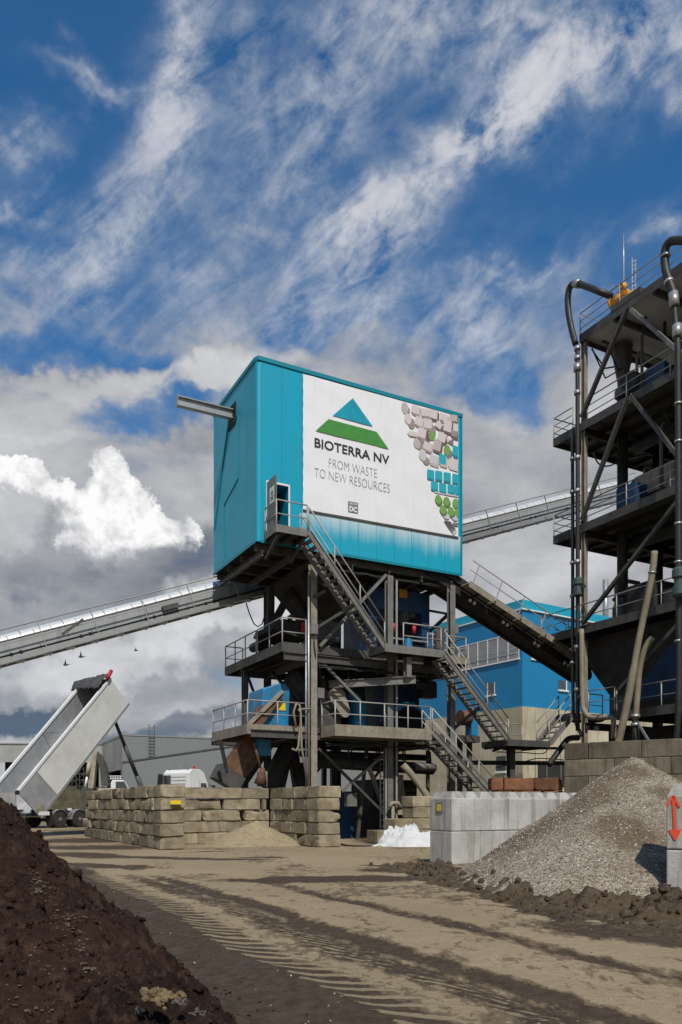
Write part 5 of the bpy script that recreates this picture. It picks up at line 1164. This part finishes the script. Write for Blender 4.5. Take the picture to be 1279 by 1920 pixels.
    t.l.new(c, b.inputs['Base Color']); b.inputs['Specular IOR Level'].default_value = .14
    t.l.new(t.mapr(t.math('MULTIPLY', mud, t.mapr(n1, .45, .6)), 0, 1, .97, .5), b.inputs['Roughness'])
    bp = t.new('ShaderNodeBump'); bp.inputs['Strength'].default_value = .75; bp.inputs['Distance'].default_value = .05
    hh = t.math('ADD', t.math('ADD', t.math('MULTIPLY', n2, .7), t.math('MULTIPLY', n3, .28)), t.math('MULTIPLY', ov, .9))
    t.l.new(t.math('SUBTRACT', hh, t.math('MULTIPLY', mud, .25)), bp.inputs['Height']); t.l.new(bp.outputs[0], b.inputs['Normal'])
    o = grid_mesh('ground', X, Y, Z, m, attrs={'wet_dark': wet_dark, 'tread': tr, 'tread2': tr2}); props(o, kind='structure')
build_ground()

def soil_material(name, c0, c1, c2, sc=7, bump=1.0, pale=None):
    m = bpy.data.materials.new(name); m.use_nodes = True; t = NT(m.node_tree); b = t.n['Principled BSDF']
    P = t.new('ShaderNodeNewGeometry').outputs['Position']
    n = t.noise(P, sc*.25, 6, .6); n2 = t.noise(P, sc*2, 6, .7); n3 = t.noise(P, sc*9, 4, .65)
    c = t.mix(t.mapr(n, .35, .65), c0, c1); c = t.mix(t.math('MULTIPLY', t.mapr(n2, .48, .7), .7), c, c2)
    if pale: c = t.mix(t.math('MULTIPLY', t.mapr(n3, .68, .76), t.mapr(n, .5, .6)), c, pale)
    t.l.new(c, b.inputs['Base Color']); b.inputs['Roughness'].default_value = .95; b.inputs['Specular IOR Level'].default_value = .12
    bp = t.new('ShaderNodeBump'); bp.inputs['Strength'].default_value = bump; bp.inputs['Distance'].default_value = .06
    t.l.new(t.math('ADD', t.math('MULTIPLY', n2, .8), t.math('MULTIPLY', n3, .3)), bp.inputs['Height']); t.l.new(bp.outputs[0], b.inputs['Normal']); return m
M['soil'] = soil_material('dark_soil', (.046, .0235, .0165), (.017, .0098, .0078), (.11, .062, .041), 7, 1.0, (.20, .15, .11))
M['mud'] = soil_material('brown_mud', (.105, .075, .048), (.055, .040, .028), (.18, .135, .085), 6, .9)

def clods(name, pts, mt, label, cat, parent=None, kind='stuff', group=None, base=None, flat=1.):
    """many small broken lumps in one sheet of loose material"""
    V = []; Fc = []
    ico = [(0, 0, 1)]+[(cos(2*pi*k/5)*.894, sin(2*pi*k/5)*.894, .447) for k in range(5)]+[(cos(2*pi*(k+.5)/5)*.894, sin(2*pi*(k+.5)/5)*.894, -.447) for k in range(5)]+[(0, 0, -1)]
    fc = [(0, 1+k, 1+(k+1) % 5) for k in range(5)]+[(1+k, 6+k, 1+(k+1) % 5) for k in range(5)]+[(1+(k+1) % 5, 6+k, 6+(k+1) % 5) for k in range(5)]+[(11, 6+(k+1) % 5, 6+k) for k in range(5)]
    for x, y, z, r in pts:
        i = len(V); a = random.random()*6.3; c, s = cos(a), sin(a); sx, sy, sz = (random.uniform(.65, 1.3)*r for _ in range(3)); tl = random.uniform(-.6, .6)
        for p in ico:
            k = random.uniform(.75, 1.2); px_, py_, pz_ = p[0]*sx*k, p[1]*sy*k, p[2]*sz*k*flat
            pz_, px_ = pz_*cos(tl)-px_*sin(tl), pz_*sin(tl)+px_*cos(tl)
            V.append((x+px_*c-py_*s, y+px_*s+py_*c, z+pz_))
        Fc += [(i+q[0], i+q[1], i+q[2]) for q in fc]
    b = KEEP[parent][1] if parent else (base or (pts[0][0], pts[0][1], 0))
    me = bpy.data.meshes.new(name); me.from_pydata([(x-b[0], y-b[1], z-b[2]) for x, y, z in V], [], Fc); me.materials.append(M[mt] if isinstance(mt, str) else mt); me.update()
    o = bpy.data.objects.new(name, me); COL.objects.link(o)
    if parent: o.parent = parent; KEEP[o] = KEEP[parent]; o['kind'] = kind
    else: o.location = b; KEEP[o] = (WORLD, b); props(o, label, cat, group, kind)
    return o
def soil_heap():
    ty = np.linspace(0, 1, 430); yy = 2.3*(22.5/2.3)**ty; dd = np.concatenate([np.linspace(-.6, 2.2, 190), np.linspace(2.25, 7, 40)])
    D, Y = np.meshgrid(dd, yy); X = foot(Y)-D*1.09
    e = .22*fbm(Y*.8, Y*0+2, 21, 3)+.12*fbm(X*2.3, Y*2.3, 22, 3)-.05
    d = D+e*.55
    hc = 1.62+.22*fbm(X*.7, Y*.7, 24, 3)
    ramp = .62*(Y-2.45+.25*e)
    h = np.minimum(np.minimum(.97*np.maximum(d, 0), hc+.08*np.maximum(d-hc, 0)), np.maximum(ramp, 0))
    h = h-.10*np.exp(-((.97*d-ramp)/.25)**2)*(h > .1)
    h = h*sst(22, 15.5, Y+.4*e)
    ridge = np.clip(d*3, 0, 1)
    h = h+ridge*(.13*fbm(X*1.7, Y*1.7, 30, 3)+.13*(ridged(X*3.6, Y*3.6, 31, 4)-.6)+.10*fbm(X*10, Y*10, 33, 4, .6)+.03*fbm(X*34, Y*34, 34, 2))
    h = np.where((d <= 0) | (ramp <= 0), -.06, h)
    base = (-4, 9, 0)
    o = grid_mesh('soil_heap', X, Y, h, M['soil'], keep=h > -.05, base=base); props(o, 'large dark reddish brown soil heap in the left foreground', 'soil heap')
    P = []
    for k in range(8000):
        j = int(random.random()**1.3*(len(yy)-1)); i = random.randrange(20, 190); y, x, z = Y[j, i], X[j, i], h[j, i]
        if z < -.03: continue
        P.append((x, y, z+.005, (.005+.034*random.random()**3)*(.6+y*.07)))
    clods('loose_clods', P, 'soil', None, None, parent=o)
    # streaks of pale root and wood bits in the slope
    for (u0, v0, u1, v1, n_) in ((58, 1590, 92, 1650, 45), (120, 1640, 155, 1668, 30), (105, 1695, 165, 1735, 50), (160, 1790, 200, 1815, 35), (60, 1760, 110, 1800, 12), (20, 1860, 110, 1900, 25)):
        pts = []
        for _ in range(n_*2):
            q = random.random(); u = u0+(u1-u0)*q+random.gauss(0, 9); v = v0+(v1-v0)*q+random.gauss(0, 9); k = (u-CX)/F; m_ = (HV-v)/F
            for y in np.arange(2.6, 20, .02):
                x = k*y; z = EYE+m_*y; dd_ = (foot(y)-x)*.917; zz = min(.97*max(dd_, 0), .62*(y-2.45), 1.6)+.04
                if zz >= z and dd_ > 0:
                    j = int(np.argmin(np.abs(yy-y))); i = int(np.argmin(np.abs(dd-dd_))); pts.append((x, y, float(h[j, i])+.008, random.uniform(.0012, .0042)*(y**.7))); break
        if pts: clods('root_bits', pts, 'root_bits', None, None, parent=o, flat=.6)
    # a few crumbs fallen on the road below
    Q = []
    for k in range(150):
        y = random.uniform(5, 18); x = foot(y)+abs(random.gauss(0, .28)); Q.append((x, y, float(ground_z(np.array(x), np.array(y))), random.uniform(.006, .02)))
    clods('fallen_crumbs', Q, 'soil', 'dark crumbs scattered on the road below the soil heap', 'soil')
    # litter clump near the bottom edge
    u, v = 298, 1880
    for (u, v, r, mt, lab, cat) in ((300, 1878, .062, 'litter_pale', 'pale dry root clump lying on the soil heap near the bottom edge', 'root clump'), (262, 1900, .03, 'rubber', 'dark crumpled scrap left of the pale root clump', 'scrap'), (372, 1903, .03, 'litter_grey', 'grey brown clod right of the pale root clump', 'clod'), (333, 1884, .035, 'litter_grey', 'greyish lump touching the right of the pale root clump', 'clod')):
        best = None
        k = (u-CX)/F; m_ = (HV-v)/F
        for y in np.arange(2.5, 9, .01):
            x = k*y; z = EYE+m_*y; dd_ = (foot(y)-x)*.917
            zz = min(.97*max(dd_, 0), .62*(y-2.45), 1.6)+.03
            if zz >= z: best = (x, y, zz+r*.2); break
        if not best: continue
        pts = [(best[0]+random.gauss(0, r*.55), best[1]+random.gauss(0, r*.4), best[2]+random.gauss(0, r*.2), r*random.uniform(.10, .34)) for _ in range(120 if r > .06 else 30)]
        o = clods(cat.replace(' ', '_'), pts, mt, lab, cat, kind=None, base=best)
mk('root_bits', (.13, .092, .065), .95, 0, (.06, .042, .03), 20, 1); mk('litter_pale', (.22, .155, .075), .9, 0, (.10, .07, .04), 14, .9, bump=.6, bscale=50); mk('litter_grey', (.13, .105, .085), .9, 0, (.07, .055, .045), 14, .9, bump=.6, bscale=50)
soil_heap()

def gravel_pile():
    m = bpy.data.materials.new('gravel'); m.use_nodes = True; t = NT(m.node_tree); b = t.n['Principled BSDF']
    P = t.new('ShaderNodeNewGeometry').outputs['Position']
    v = t.new('ShaderNodeTexVoronoi'); v.inputs['Scale'].default_value = 34; v.inputs['Randomness'].default_value = 1; t.l.new(P, v.inputs['Vector'])
    v2 = t.new('ShaderNodeTexVoronoi'); v2.inputs['Scale'].default_value = 70; t.l.new(P, v2.inputs['Vector'])
    sr = t.new('ShaderNodeSeparateColor'); t.l.new(v.outputs['Color'], sr.inputs[0]); s2 = t.new('ShaderNodeSeparateColor'); t.l.new(v2.outputs['Color'], s2.inputs[0])
    stops = [(0, (.075, .06, .042)), (.2, (.18, .145, .103)), (.5, (.35, .285, .205)), (.78, (.47, .395, .295)), (.93, (.62, .55, .45)), (1, (.68, .63, .55))]
    c = t.mix(.4, t.ramp(sr.outputs[0], stops), t.ramp(s2.outputs[0], stops))
    big = t.noise(P, .55, 5, .6); 
    c = t.mix(t.math('MULTIPLY', t.mapr(big, .47, .62), .72), c, t.mix(.5, (.17, .105, .048), c), 'MIX')
    c2 = t.mix(t.math('MULTIPLY', t.mapr(t.noise(P, .8, 6, .7, .4), .52, .64), .62), c, (.115, .073, .038))
    ba = t.new('ShaderNodeAttribute', attribute_name='brown').outputs['Fac']; c2 = t.mix(t.math('MULTIPLY', t.mapr(t.math('ADD', ba, t.math('MULTIPLY', t.math('SUBTRACT', t.noise(P, 5, 6, .7), .5), .8)), .25, .75), .72), c, (.125, .080, .041))
    t.l.new(c2, b.inputs['Base Color']); b.inputs['Roughness'].default_value = .85; b.inputs['Specular IOR Level'].default_value = .25
    bp = t.new('ShaderNodeBump'); bp.inputs['Strength'].default_value = 1.0; bp.inputs['Distance'].default_value = .035; bp.invert = True
    t.l.new(t.math('ADD', v.outputs['Distance'], t.math('MULTIPLY', v2.outputs['Distance'], .5)), bp.inputs['Height']); t.l.new(bp.outputs[0], b.inputs['Normal'])
    M['gravel'] = m
    st = bpy.data.materials.new('gravel_stone'); st.use_nodes = True; q = NT(st.node_tree); bb = q.n['Principled BSDF']
    rnd = q.new('ShaderNodeNewGeometry').outputs['Random Per Island']; q.l.new(q.ramp(rnd, [(0, (.06, .05, .04)), (.35, (.19, .155, .11)), (.78, (.34, .285, .215)), (.97, (.50, .44, .36)), (1, (.66, .62, .54))]), bb.inputs['Base Color']); bb.inputs['Roughness'].default_value = .85
    M['stone'] = st
    A = np.array([6.4, 17.4]); xs = np.arange(.8, 11.5, .06); ys = np.arange(9.5, 22.5, .06); X, Y = np.meshgrid(xs, ys)
    def hgt(X, Y):
        dx, dy = X-A[0], Y-A[1]; e1 = -.5*dx-.866*dy; e2 = .866*dx-.5*dy
        r = np.sqrt((e1/np.where(e1 > 0, 6.0, 4.6))**2+(e2/np.where(e2 < 0, 3.55, 4.2))**2+.0012)
        r = r+.05*fbm(X*.6, Y*.6, 41, 3)
        h = 2.60*(1-r); h = np.where(h < .25, h*.8+.03, h)
        return h+.07*fbm(X*1.1, Y*1.1, 42, 3)+.022*fbm(X*7, Y*7, 43, 3)
    h = hgt(X, Y)
    br = np.zeros_like(X)
    for cx, cy, rx, ry, a_ in ((4.5, 15.6, 1.5, .75, .5), (5.1, 14.2, .5, 1.1, .2), (5.9, 16.6, .7, .5, 0), (3.6, 16.2, .9, .5, .2), (6.6, 15.6, .6, .5, 0)):
        c_, q_ = cos(a_), sin(a_); br = np.maximum(br, np.exp(-(((X-cx)*c_+(Y-cy)*q_)/rx)**2-((-(X-cx)*q_+(Y-cy)*c_)/ry)**2))
    br = np.clip(br*1.1+.5*fbm(X*1.6, Y*1.6, 47, 4)*(br > .05), 0, 1)
    o = grid_mesh('gravel_pile', X, Y, h, m, keep=h > -.05, base=(6.4, 17.4, 0), attrs={'brown': br}); props(o, 'large grey tan gravel pile heaped against the pale stud block wall', 'gravel pile')
    pts = []
    while len(pts) < 11000:
        x = random.uniform(1.5, 9); y = random.uniform(11, 19); z = float(hgt(np.array(x), np.array(y)))
        if z > 0: pts.append((x, y, z+.002, random.uniform(.008, .021)))
    clods('loose_stones', pts, 'stone', None, None, parent=o, flat=.8)
    return hgt
HG = gravel_pile()

def mud_berm():
    pl = [(.9, 20.2, .07, .7), (1.7, 19.4, .20, .85), (2.2, 17.6, .26, .8), (2.45, 15.2, .20, .7), (2.9, 12.9, .24, .7), (3.5, 11.3, .26, .75), (4.2, 10.7, .34, .9), (5.4, 11.0, .48, 1.0), (7.5, 11.0, .6, 1.1)]
    pl2 = [(2.6, 13.2, .10, .5), (3.2, 10.3, .12, .7), (4.0, 9.0, .10, .8), (5.5, 8.2, .10, .8)]
    xs = np.arange(-.5, 9, .045); ys = np.arange(7.2, 22, .045); X, Y = np.meshgrid(xs, ys); h = np.zeros_like(X)
    for L in (pl, pl2):
        for p, q in zip(L, L[1:]):
            d = np.array(q[:2])-np.array(p[:2]); t_ = np.clip(((X-p[0])*d[0]+(Y-p[1])*d[1])/(d@d), 0, 1)
            r = np.hypot(X-p[0]-t_*d[0], Y-p[1]-t_*d[1]); H_ = p[2]+(q[2]-p[2])*t_; w = p[3]+(q[3]-p[3])*t_
            h = np.maximum(h, H_*np.exp(-(r/w)**2*1.6))
    n = ridged(X*1.9, Y*1.9, 51, 4)-.45
    g = h*(.45+1.7*n)+np.minimum(h*2, .5)*(.26*fbm(X*4, Y*4, 52, 3)+.16*(ridged(X*9, Y*9, 53, 3)-.5))
    g = g+ground_z(X, Y)*0-.05
    o = grid_mesh('mud_berm', X, Y, g, M['mud'], keep=g > -.02, base=(3, 13, 0)); props(o, 'churned brown mud and clods along the foot of the gravel pile', 'mud', kind='stuff')
    P = []
    tries = 0
    while len(P) < 900 and tries < 60000:
        tries += 1; i = random.randrange(X.shape[1]); j = random.randrange(X.shape[0])
        if g[j, i] > .0 and random.random() < min(1, g[j, i]*5+.12): P.append((X[j, i], Y[j, i], g[j, i]+.01, .015+.075*random.random()**3))
    clods('mud_clods', P, 'mud', None, None, parent=o)
mud_berm()

def road_pebbles():
    P = []
    for k in range(170):
        y = 5+14*random.random()**1.4; x = random.uniform(-.45*y, .45*y)
        if x < foot(y)+.2: continue
        P.append((x, y, float(ground_z(np.array(x), np.array(y)))+.003, random.uniform(.005, .012)))
    clods('road_pebbles', P, 'stone', 'small stones scattered over the sandy yard road', 'stones')
road_pebbles()
def small_heap(name, label, cat, T0, R_, H_, mt, frame=WORLD, ell=1., seed=60, z0=0, kind=None):
    xs = np.linspace(-R_*1.1, R_*1.1, 70); X, Y = np.meshgrid(xs, xs*ell)
    r = np.hypot(X, Y/ell)/R_+.14*fbm(X*.9+seed, Y*.9, seed, 3); h = H_*(1-r)+.03*fbm(X*6, Y*6, seed, 3)*H_
    h = np.where(h < H_*.2, h*.7+H_*.06, h)+z0
    o = grid_mesh(name, X+T0[0], Y+T0[1], h, M[mt], keep=h > z0-.03, base=(T0[0], T0[1], z0), frame=frame); props(o, label, cat, kind=kind); return o
small_heap('sand_heap', 'low heap of pale gravel in the bay between the tan block walls', 'sand heap', (-.75, -1.9), 2.1, .95, 'sand', T, .66)
small_heap('green_mound', 'overgrown earth mound behind the trailer wheels', 'mound', at(125, 1500, 68)[:2], 5, 3.6, 'mound', WORLD, .7, 66)
small_heap('earth_mound', 'low earth mound behind the soil heap at the left edge', 'mound', at(-10, 1500, 70)[:2], 4, 3.6, 'mound', WORLD, .8, 68)

# ================================================================== block walls
def rough_box(a0, a1, b0, b1, z0, z1, seed, wear=.03, chip=0., seg=.16):
    cs = []
    for p, q in ((a0, a1), (b0, b1), (z0, z1)):
        k = max(2, int(round((q-p)/seg))); r_ = .03; cs.append([p]+[p+r_+(q-p-2*r_)*i/k for i in range(k+1)]+[q])
    n = [len(c)-1 for c in cs]
    ids = {}; V = []; Fc = []
    def vid(i, j, k):
        if (i, j, k) not in ids:
            ids[(i, j, k)] = len(V)
            V.append([cs[0][i], cs[1][j], cs[2][k], (i in (0, n[0]))+(j in (0, n[1]))+(k in (0, n[2]))])
        return ids[(i, j, k)]
    for ax in range(3):
        u, w = (ax+1) % 3, (ax+2) % 3
        for side in (0, n[ax]):
            for p in range(n[u]):
                for q in range(n[w]):
                    c = []
                    for dp, dq in ((0, 0), (1, 0), (1, 1), (0, 1)):
                        x = [0, 0, 0]; x[ax] = side; x[u] = p+dp; x[w] = q+dq; c.append(vid(*x))
                    Fc.append(tuple(c if side else c[::-1]))
    v = np.array(V); ed = v[:, 3]; v = v[:, :3]; c = np.array([(a0+a1)/2, (b0+b1)/2, (z0+z1)/2])
    N = lambda s, f: np.stack([fbm(v[:, 0]*f+s+v[:, 2]*1.7*f, v[:, 1]*f+v[:, 2]*f, seed+s, 3) for s in (0, 3, 6)], -1)
    d = N(1, 2.2)*wear*.35+N(21, 7.0)*wear*.2
    half = np.array([a1-a0, b1-b0, z1-z0])/2; nrm = (v-c)/half
    e = np.clip((ed-1), 0, 2)[:, None]*wear*(.35+1.3*np.maximum(0, N(11, 2.9)[:, :1]+.1))
    out = v+d-np.sign(nrm)*(np.abs(nrm) > .999)*e
    if chip:
        lo, hi = np.array([a0, b0, z0]), np.array([a1, b1, z1]); ds = np.sort(np.minimum(v-lo, hi-v), axis=1)[:, 1]
        k = np.maximum(0, fbm(v[:, 0]*1.3+seed, v[:, 2]*1.9+v[:, 1], seed+9, 3)-.08)*chip*np.exp(-(ds/.16)**2)
        out = out-nrm*(k*half.min()*1.5)[:, None]
    out[:, 2] = np.clip(out[:, 2], z0+.004, z1)
    return out, Fc
def block(frame, a0, a1, b0, b1, z0, z1, mt, label, group, seed, wear=.03, chip=0., seg=.16, name='concrete_block', gap=.012):
    v, f = rough_box(a0+gap, a1-gap, b0, b1, z0, z1-.006, seed, wear, chip, seg)
    m = MB(); m.v = [tuple(p) for p in v]
    for q in f: m.face(q)
    m.fs = [False]*len(m.f)
    o = m.top(name, mt, label, 'concrete block', frame, ((a0+a1)/2, (b0+b1)/2, z0), group)
    if wear > .03: o.rotation_euler.z += .022*sin(seed*2.7)
    return o
ORD = ['bottom', 'second', 'third', 'fourth', 'fifth', 'sixth', 'seventh', 'eighth', 'ninth']
def course(k, n): return 'top' if k == n-1 else ORD[k]
def block_walls():
    rng = random.Random(5); s = 100
    # left wall of the bay: runs away from the camera
    H_ = .452
    for k in range(5):
        b = -3.78+rng.uniform(-.05, .05); j = 0; zt = (k+1)*H_
        ls = ([.95]+[2.0]*8) if k % 2 else ([1.9]+[2.0]*8)
        while b < 9.0:
            l = ls[j]*rng.uniform(.93, 1.05) if j else ls[0]; dx = rng.uniform(-.035, .035)
            lab = 'tan concrete block, %s course, %s the near end of the left bay wall' % (course(k, 5), 'at' if j == 0 else ORD[j]+' from')
            o = block(T, -5.09+dx, -4.22+dx, b, b+l-rng.uniform(0, .03), k*H_, zt, 'tan_block', lab, 'blocks of the left bay wall', s, .05, .6 if rng.random() < .5 else .2, gap=0)
            if k == 3 and j == 0:
                m = MB(); bb = b-.02; m.box(-4.75, -4.38, bb-.03, bb-.0, zt-.24, zt-.10); sg = m.part('sign_plate', 'yellow', o)
            b += l; j += 1; s += 1
    # back wall
    for k in range(5):
        a = -4.2; j = 0
        while a < .3:
            l = (rng.uniform(1.45, 1.85) if not (k % 2 and j == 0) else .95); g = rng.choice((.0, .02, .12)); e = min(a+l, .46)
            lab = 'tan concrete block, %s course, %s the left in the bay back wall' % (course(k, 5), 'first from' if j == 0 else ORD[j]+' from')
            block(T, a, e-g, -.25+rng.uniform(-.06, .04), .65, k*H_, (k+1)*H_, 'tan_block', lab, 'blocks of the bay back wall', s, .05, .5 if rng.random() < .55 else 0., gap=0)
            a = e; j += 1; s += 1
    # right wall
    for k in range(5):
        b = -4.8; j = 0
        while b < -.4:
            l = (.9 if k % 2 == 0 else 1.25)*rng.uniform(.95, 1.05) if j == 0 else rng.uniform(.95, 1.2); g = .2 if (j == 0 and k in (1, 3)) else rng.choice((0, .01, .03)); e = min(b+l, -.28)
            if e > -.6: e = -.28
            lab = 'tan concrete block, %s course, %s the near end of the right bay wall' % (course(k, 5), 'at' if j == 0 else ORD[j]+' from')
            block(T, .48+rng.uniform(-.03, .03), 1.38+rng.uniform(-.03, .03), b, e-g, k*H_, (k+1)*H_, 'tan_block', lab, 'blocks of the right bay wall', s, .05, .9 if (k in (0, 2) and j < 2) else (.4 if rng.random() < .4 else 0), gap=0)
            b = e; j += 1; s += 1
    # small stack beside the white bag
    for (a0, a1, b0, b1, z0, z1, lab) in ((3.75, 5.2, -3.5, -2.6, 0, .54, 'low tan block left of the small stack behind the white bag'), (4.75, 7.4, -3.2, -2.3, .55, 1.0, 'long tan block, second from the ground in the stack behind the white bag'), (5.25, 7.4, -3.3, -2.3, 0, .54, 'tan block at the bottom of the stack, mostly behind the white bag'),
                                       (5.75, 7.5, -3.05, -2.15, 1.01, 1.46, 'tan block, third from the ground in the stack behind the white bag'), (5.72, 7.5, -3.05, -2.15, 1.47, 1.93, 'tan block topmost in the stack behind the white bag')):
        block(T, a0, a1, b0, b1, z0, z1, 'tan_block', lab, 'stack behind the white bag', s, .03); s += 1
    # rust red blocks behind the pale wall
    Q = Frame(*at(922, 1500, 33)[:2], 0)
    for k in range(5):
        cuts = [0, .52, 1.78, 3.0] if k % 2 == 0 else [0, .9, 2.15, 3.0]
        for j in range(3):
            lab = 'rusty red block, %s course, %s from the left behind the pale wall' % (course(k, 5), ('first', 'second', 'third')[j])
            block(Q, cuts[j]+.01, cuts[j+1]-.015, 0, .9, k*.54, (k+1)*.54, 'rusty_block', lab, 'rusty red blocks', s, .045, .4, gap=0); s += 1
    # tall dark retaining wall
    p0, p1 = at(1058, 0, 32.5), at(1279, 0, 30); Q = Frame(p0[0], p0[1], atan2(p1[1]-p0[1], p1[0]-p0[0]))
    for k in range(6):
        cuts = [0, .98, 3.04, 5.1, 7.2] if k % 2 else [0, 2.01, 4.11, 6.2, 7.2]
        for j in range(4):
            lab = 'dark stained concrete block, %s course, %s from the left in the retaining wall' % (course(k, 6), ('first', 'second', 'third', 'fourth')[j])
            block(Q, cuts[j], cuts[j+1], 0, .95, k*.68, (k+1)*.68, 'dark_block', lab, 'blocks of the dark retaining wall', s, .02, 0, seg=.3, gap=.008); s += 1
    small_heap('grit_heap', 'grit heap showing just above the top of the dark retaining wall', 'gravel', tuple(Q.w((6.1, 2.6, 0)))[:2], 4.2, 4.75, 'sand', WORLD, 1, 71)
    # pale stud blocks
    a0, b0, _ = T.loc(2.84, 20.4, 0)
    def stud(frame, A0, A1, B0, B1, Z0, Z1, label, group, studs):
        m = MB(); m.box(A0, A1, B0, B1, Z0, Z1-.012); ch = m.top('stud_block', 'white_block', label, 'concrete block', frame, ((A0+A1)/2, (B0+B1)/2, Z0), group); bevel(ch, .022, 2)
        if studs:
            m = MB(); n = max(2, round((A1-A0)/.47)); p = (A1-A0)/n
            for i in range(n):
                for q in range(2):
                    ca, cb = A0+p*(i+.5), B0+(B1-B0)*(q+.5)/2; w, d = p*.47, (B1-B0)*.235
                    d = (B1-B0)*.46; cb = (B0+B1)/2
                    if q: continue
                    m.hexa([(ca-w, cb-d, Z1-.012), (ca+w, cb-d, Z1-.012), (ca+w, cb+d, Z1-.012), (ca-w, cb+d, Z1-.012), (ca-w*.5, cb-d*.8, Z1+.17), (ca+w*.5, cb-d*.8, Z1+.17), (ca+w*.5, cb+d*.8, Z1+.17), (ca-w*.5, cb+d*.8, Z1+.17)])
            m.part('stud', 'white_block', ch)
        return ch
    hB = .86
    for k, cuts in enumerate(([0, .93, 2.8, 4.65, 6.5], [0, 1.86, 3.72, 5.58, 7.44])):
        for j in range(4):
            o = stud(T, a0+cuts[j]+.006, a0+cuts[j+1]-.006, b0+.004*k+(.0, .012, .006, .01)[j], b0+.99, k*hB, (k+1)*hB, 'pale grey stud block, %s course, %s from the left end beside the gravel pile' % (('lower', 'upper')[k], ('first', 'second', 'third', 'fourth')[j]), 'pale stud blocks beside the gravel pile', k == 1)
            if k == 1 and j == 0:
                m = MB(); f = -.02; m.box(a0-.012, a0+.003, b0+.40, b0+.68, 1.33, 1.60); sg = m.part('sign_plate', 'ink_grey', o); m = MB(); m.box(a0-.018, a0-.0125, b0+.445, b0+.635, 1.375, 1.555); m.part('sign_face', 'yellow', sg)
    Q = Frame(*at(1250, 0, 12.2)[:2], radians(-23))
    for k in range(2):
        for j in range(1):
            o = stud(Q, j*1.7+.004, (j+1)*1.7-.004, 0+.01*(1-k), .9, k*.845, (k+1)*.845-.01*k, ('lower', 'upper')[k]+(' pale block at the right edge', ' pale block just outside the right edge')[j]+(' under the red arrow', ' bearing a red painted arrow')[k] if j == 0 else ('lower', 'upper')[k]+' pale stud block right of the red arrow', 'pale stud blocks at the right edge', k == 1)
            if k == 1 and j == 0:
                m = MB(); y = -.014
                def st(pts, w=.05): 
                    for p, q in zip(pts, pts[1:]): m.bar((p[0], y, p[1]), (q[0], y, q[1]), .008, w, up=(0, 0, 1) if abs(q[1]-p[1]) < abs(q[0]-p[0]) else (1, 0, 0))
                st([(.10, 1.66), (.115, 1.35), (.13, 1.04)], .042); st([(.0, 1.50), (.05, 1.57), (.095, 1.665)], .035); st([(.19, 1.49), (.15, 1.56), (.10, 1.665)], .035)
                m.prism([(.03, y+.004, 1.14), (.22, y+.004, 1.15), (.14, y+.004, .985), (.11, y+.004, .985)], (0, -.006, 0)); m.part('red_arrow', 'graffiti', o)
                m = MB(); st([(.36, 1.50), (.27, 1.49), (.25, 1.44), (.29, 1.40), (.38, 1.42)], .03); st([(.40, 1.52), (.38, 1.38), (.33, 1.29), (.24, 1.27)], .03); m.part('red_numeral', 'graffiti', o)
block_walls()

def white_bag():
    def lump(name, cx, cy, rx, ry, H_, seed, tilt=0., rot=0.):
        n = 90; q = np.linspace(-1, 1, n); U, V = np.meshgrid(q, q)
        r = np.hypot(U, V); a = np.arctan2(V, U); edge = 1+.16*fbm(np.cos(a)*1.5, np.sin(a)*1.5, seed, 3)
        rr = np.clip(r/edge, 0, 1); dome = np.sqrt(np.maximum(0, 1-rr**2.6))
        cre = ridged(U*1.7+seed, V*1.7, seed+1, 3)-.55; f2 = fbm(U*5.5, V*5.5, seed+4, 3)
        dm = (1-rr**4); Z = dm*H_*(.62+tilt*U+.28*fbm(U*1.3+seed, V*1.3, seed+2, 2))+dm**.5*(.22*(ridged(U*2.6+V*1.4+seed, V*2.2-U, seed+1, 3)-.5)+.16*(ridged(U*5+seed, V*5+U*2, seed+5, 2)-.5)+.05*f2)*H_*1.4
        X = cx+U*rx*cos(rot)-V*ry*sin(rot)+.05*f2; Y = cy+U*rx*sin(rot)+V*ry*cos(rot)+.05*fbm(U*4, V*4, seed+7, 2)
        return X, Y, np.maximum(Z, -.02), (r < edge)
    X, Y, Z, k = lump('a', 2.7, 29.9, 1.35, .8, .72, 80)
    o = grid_mesh('white_bag', X, Y, Z, M['bag'], keep=k, base=(2.4, 29.9, 0)); props(o, 'crumpled white big bag lying left of the pale block wall', 'bag')
    X, Y, Z, k = lump('b', 2.25, 30.4, .85, .42, 1.05, 91, .1, .1)
    o2 = grid_mesh('bag_flap', X, Y, Z, M['bag'], keep=k, base=(2.4, 29.9, 0)); o2.parent = o; o2.location = (0, 0, 0)
    X, Y, Z, k = lump('c', 1.55, 29.6, .45, .16, .14, 97)
    o2 = grid_mesh('bag_strap', X, Y, Z, M['bag'], keep=k, base=(2.4, 29.9, 0)); o2.parent = o; o2.location = (0, 0, 0)
    m = MB(); p = [at(640, 1583, 31), at(650, 1590, 30), at(665, 1592, 29.5), at(700, 1590, 29.6), at(725, 1588, 30)]
    m.tube([(x, y, .03) for x, y, z in p], .03, 6); m.top('ground_hose', 'rubber', 'black hose lying on the ground left of the white bag', 'hose', WORLD, (p[0][0], p[0][1], 0))
white_bag()
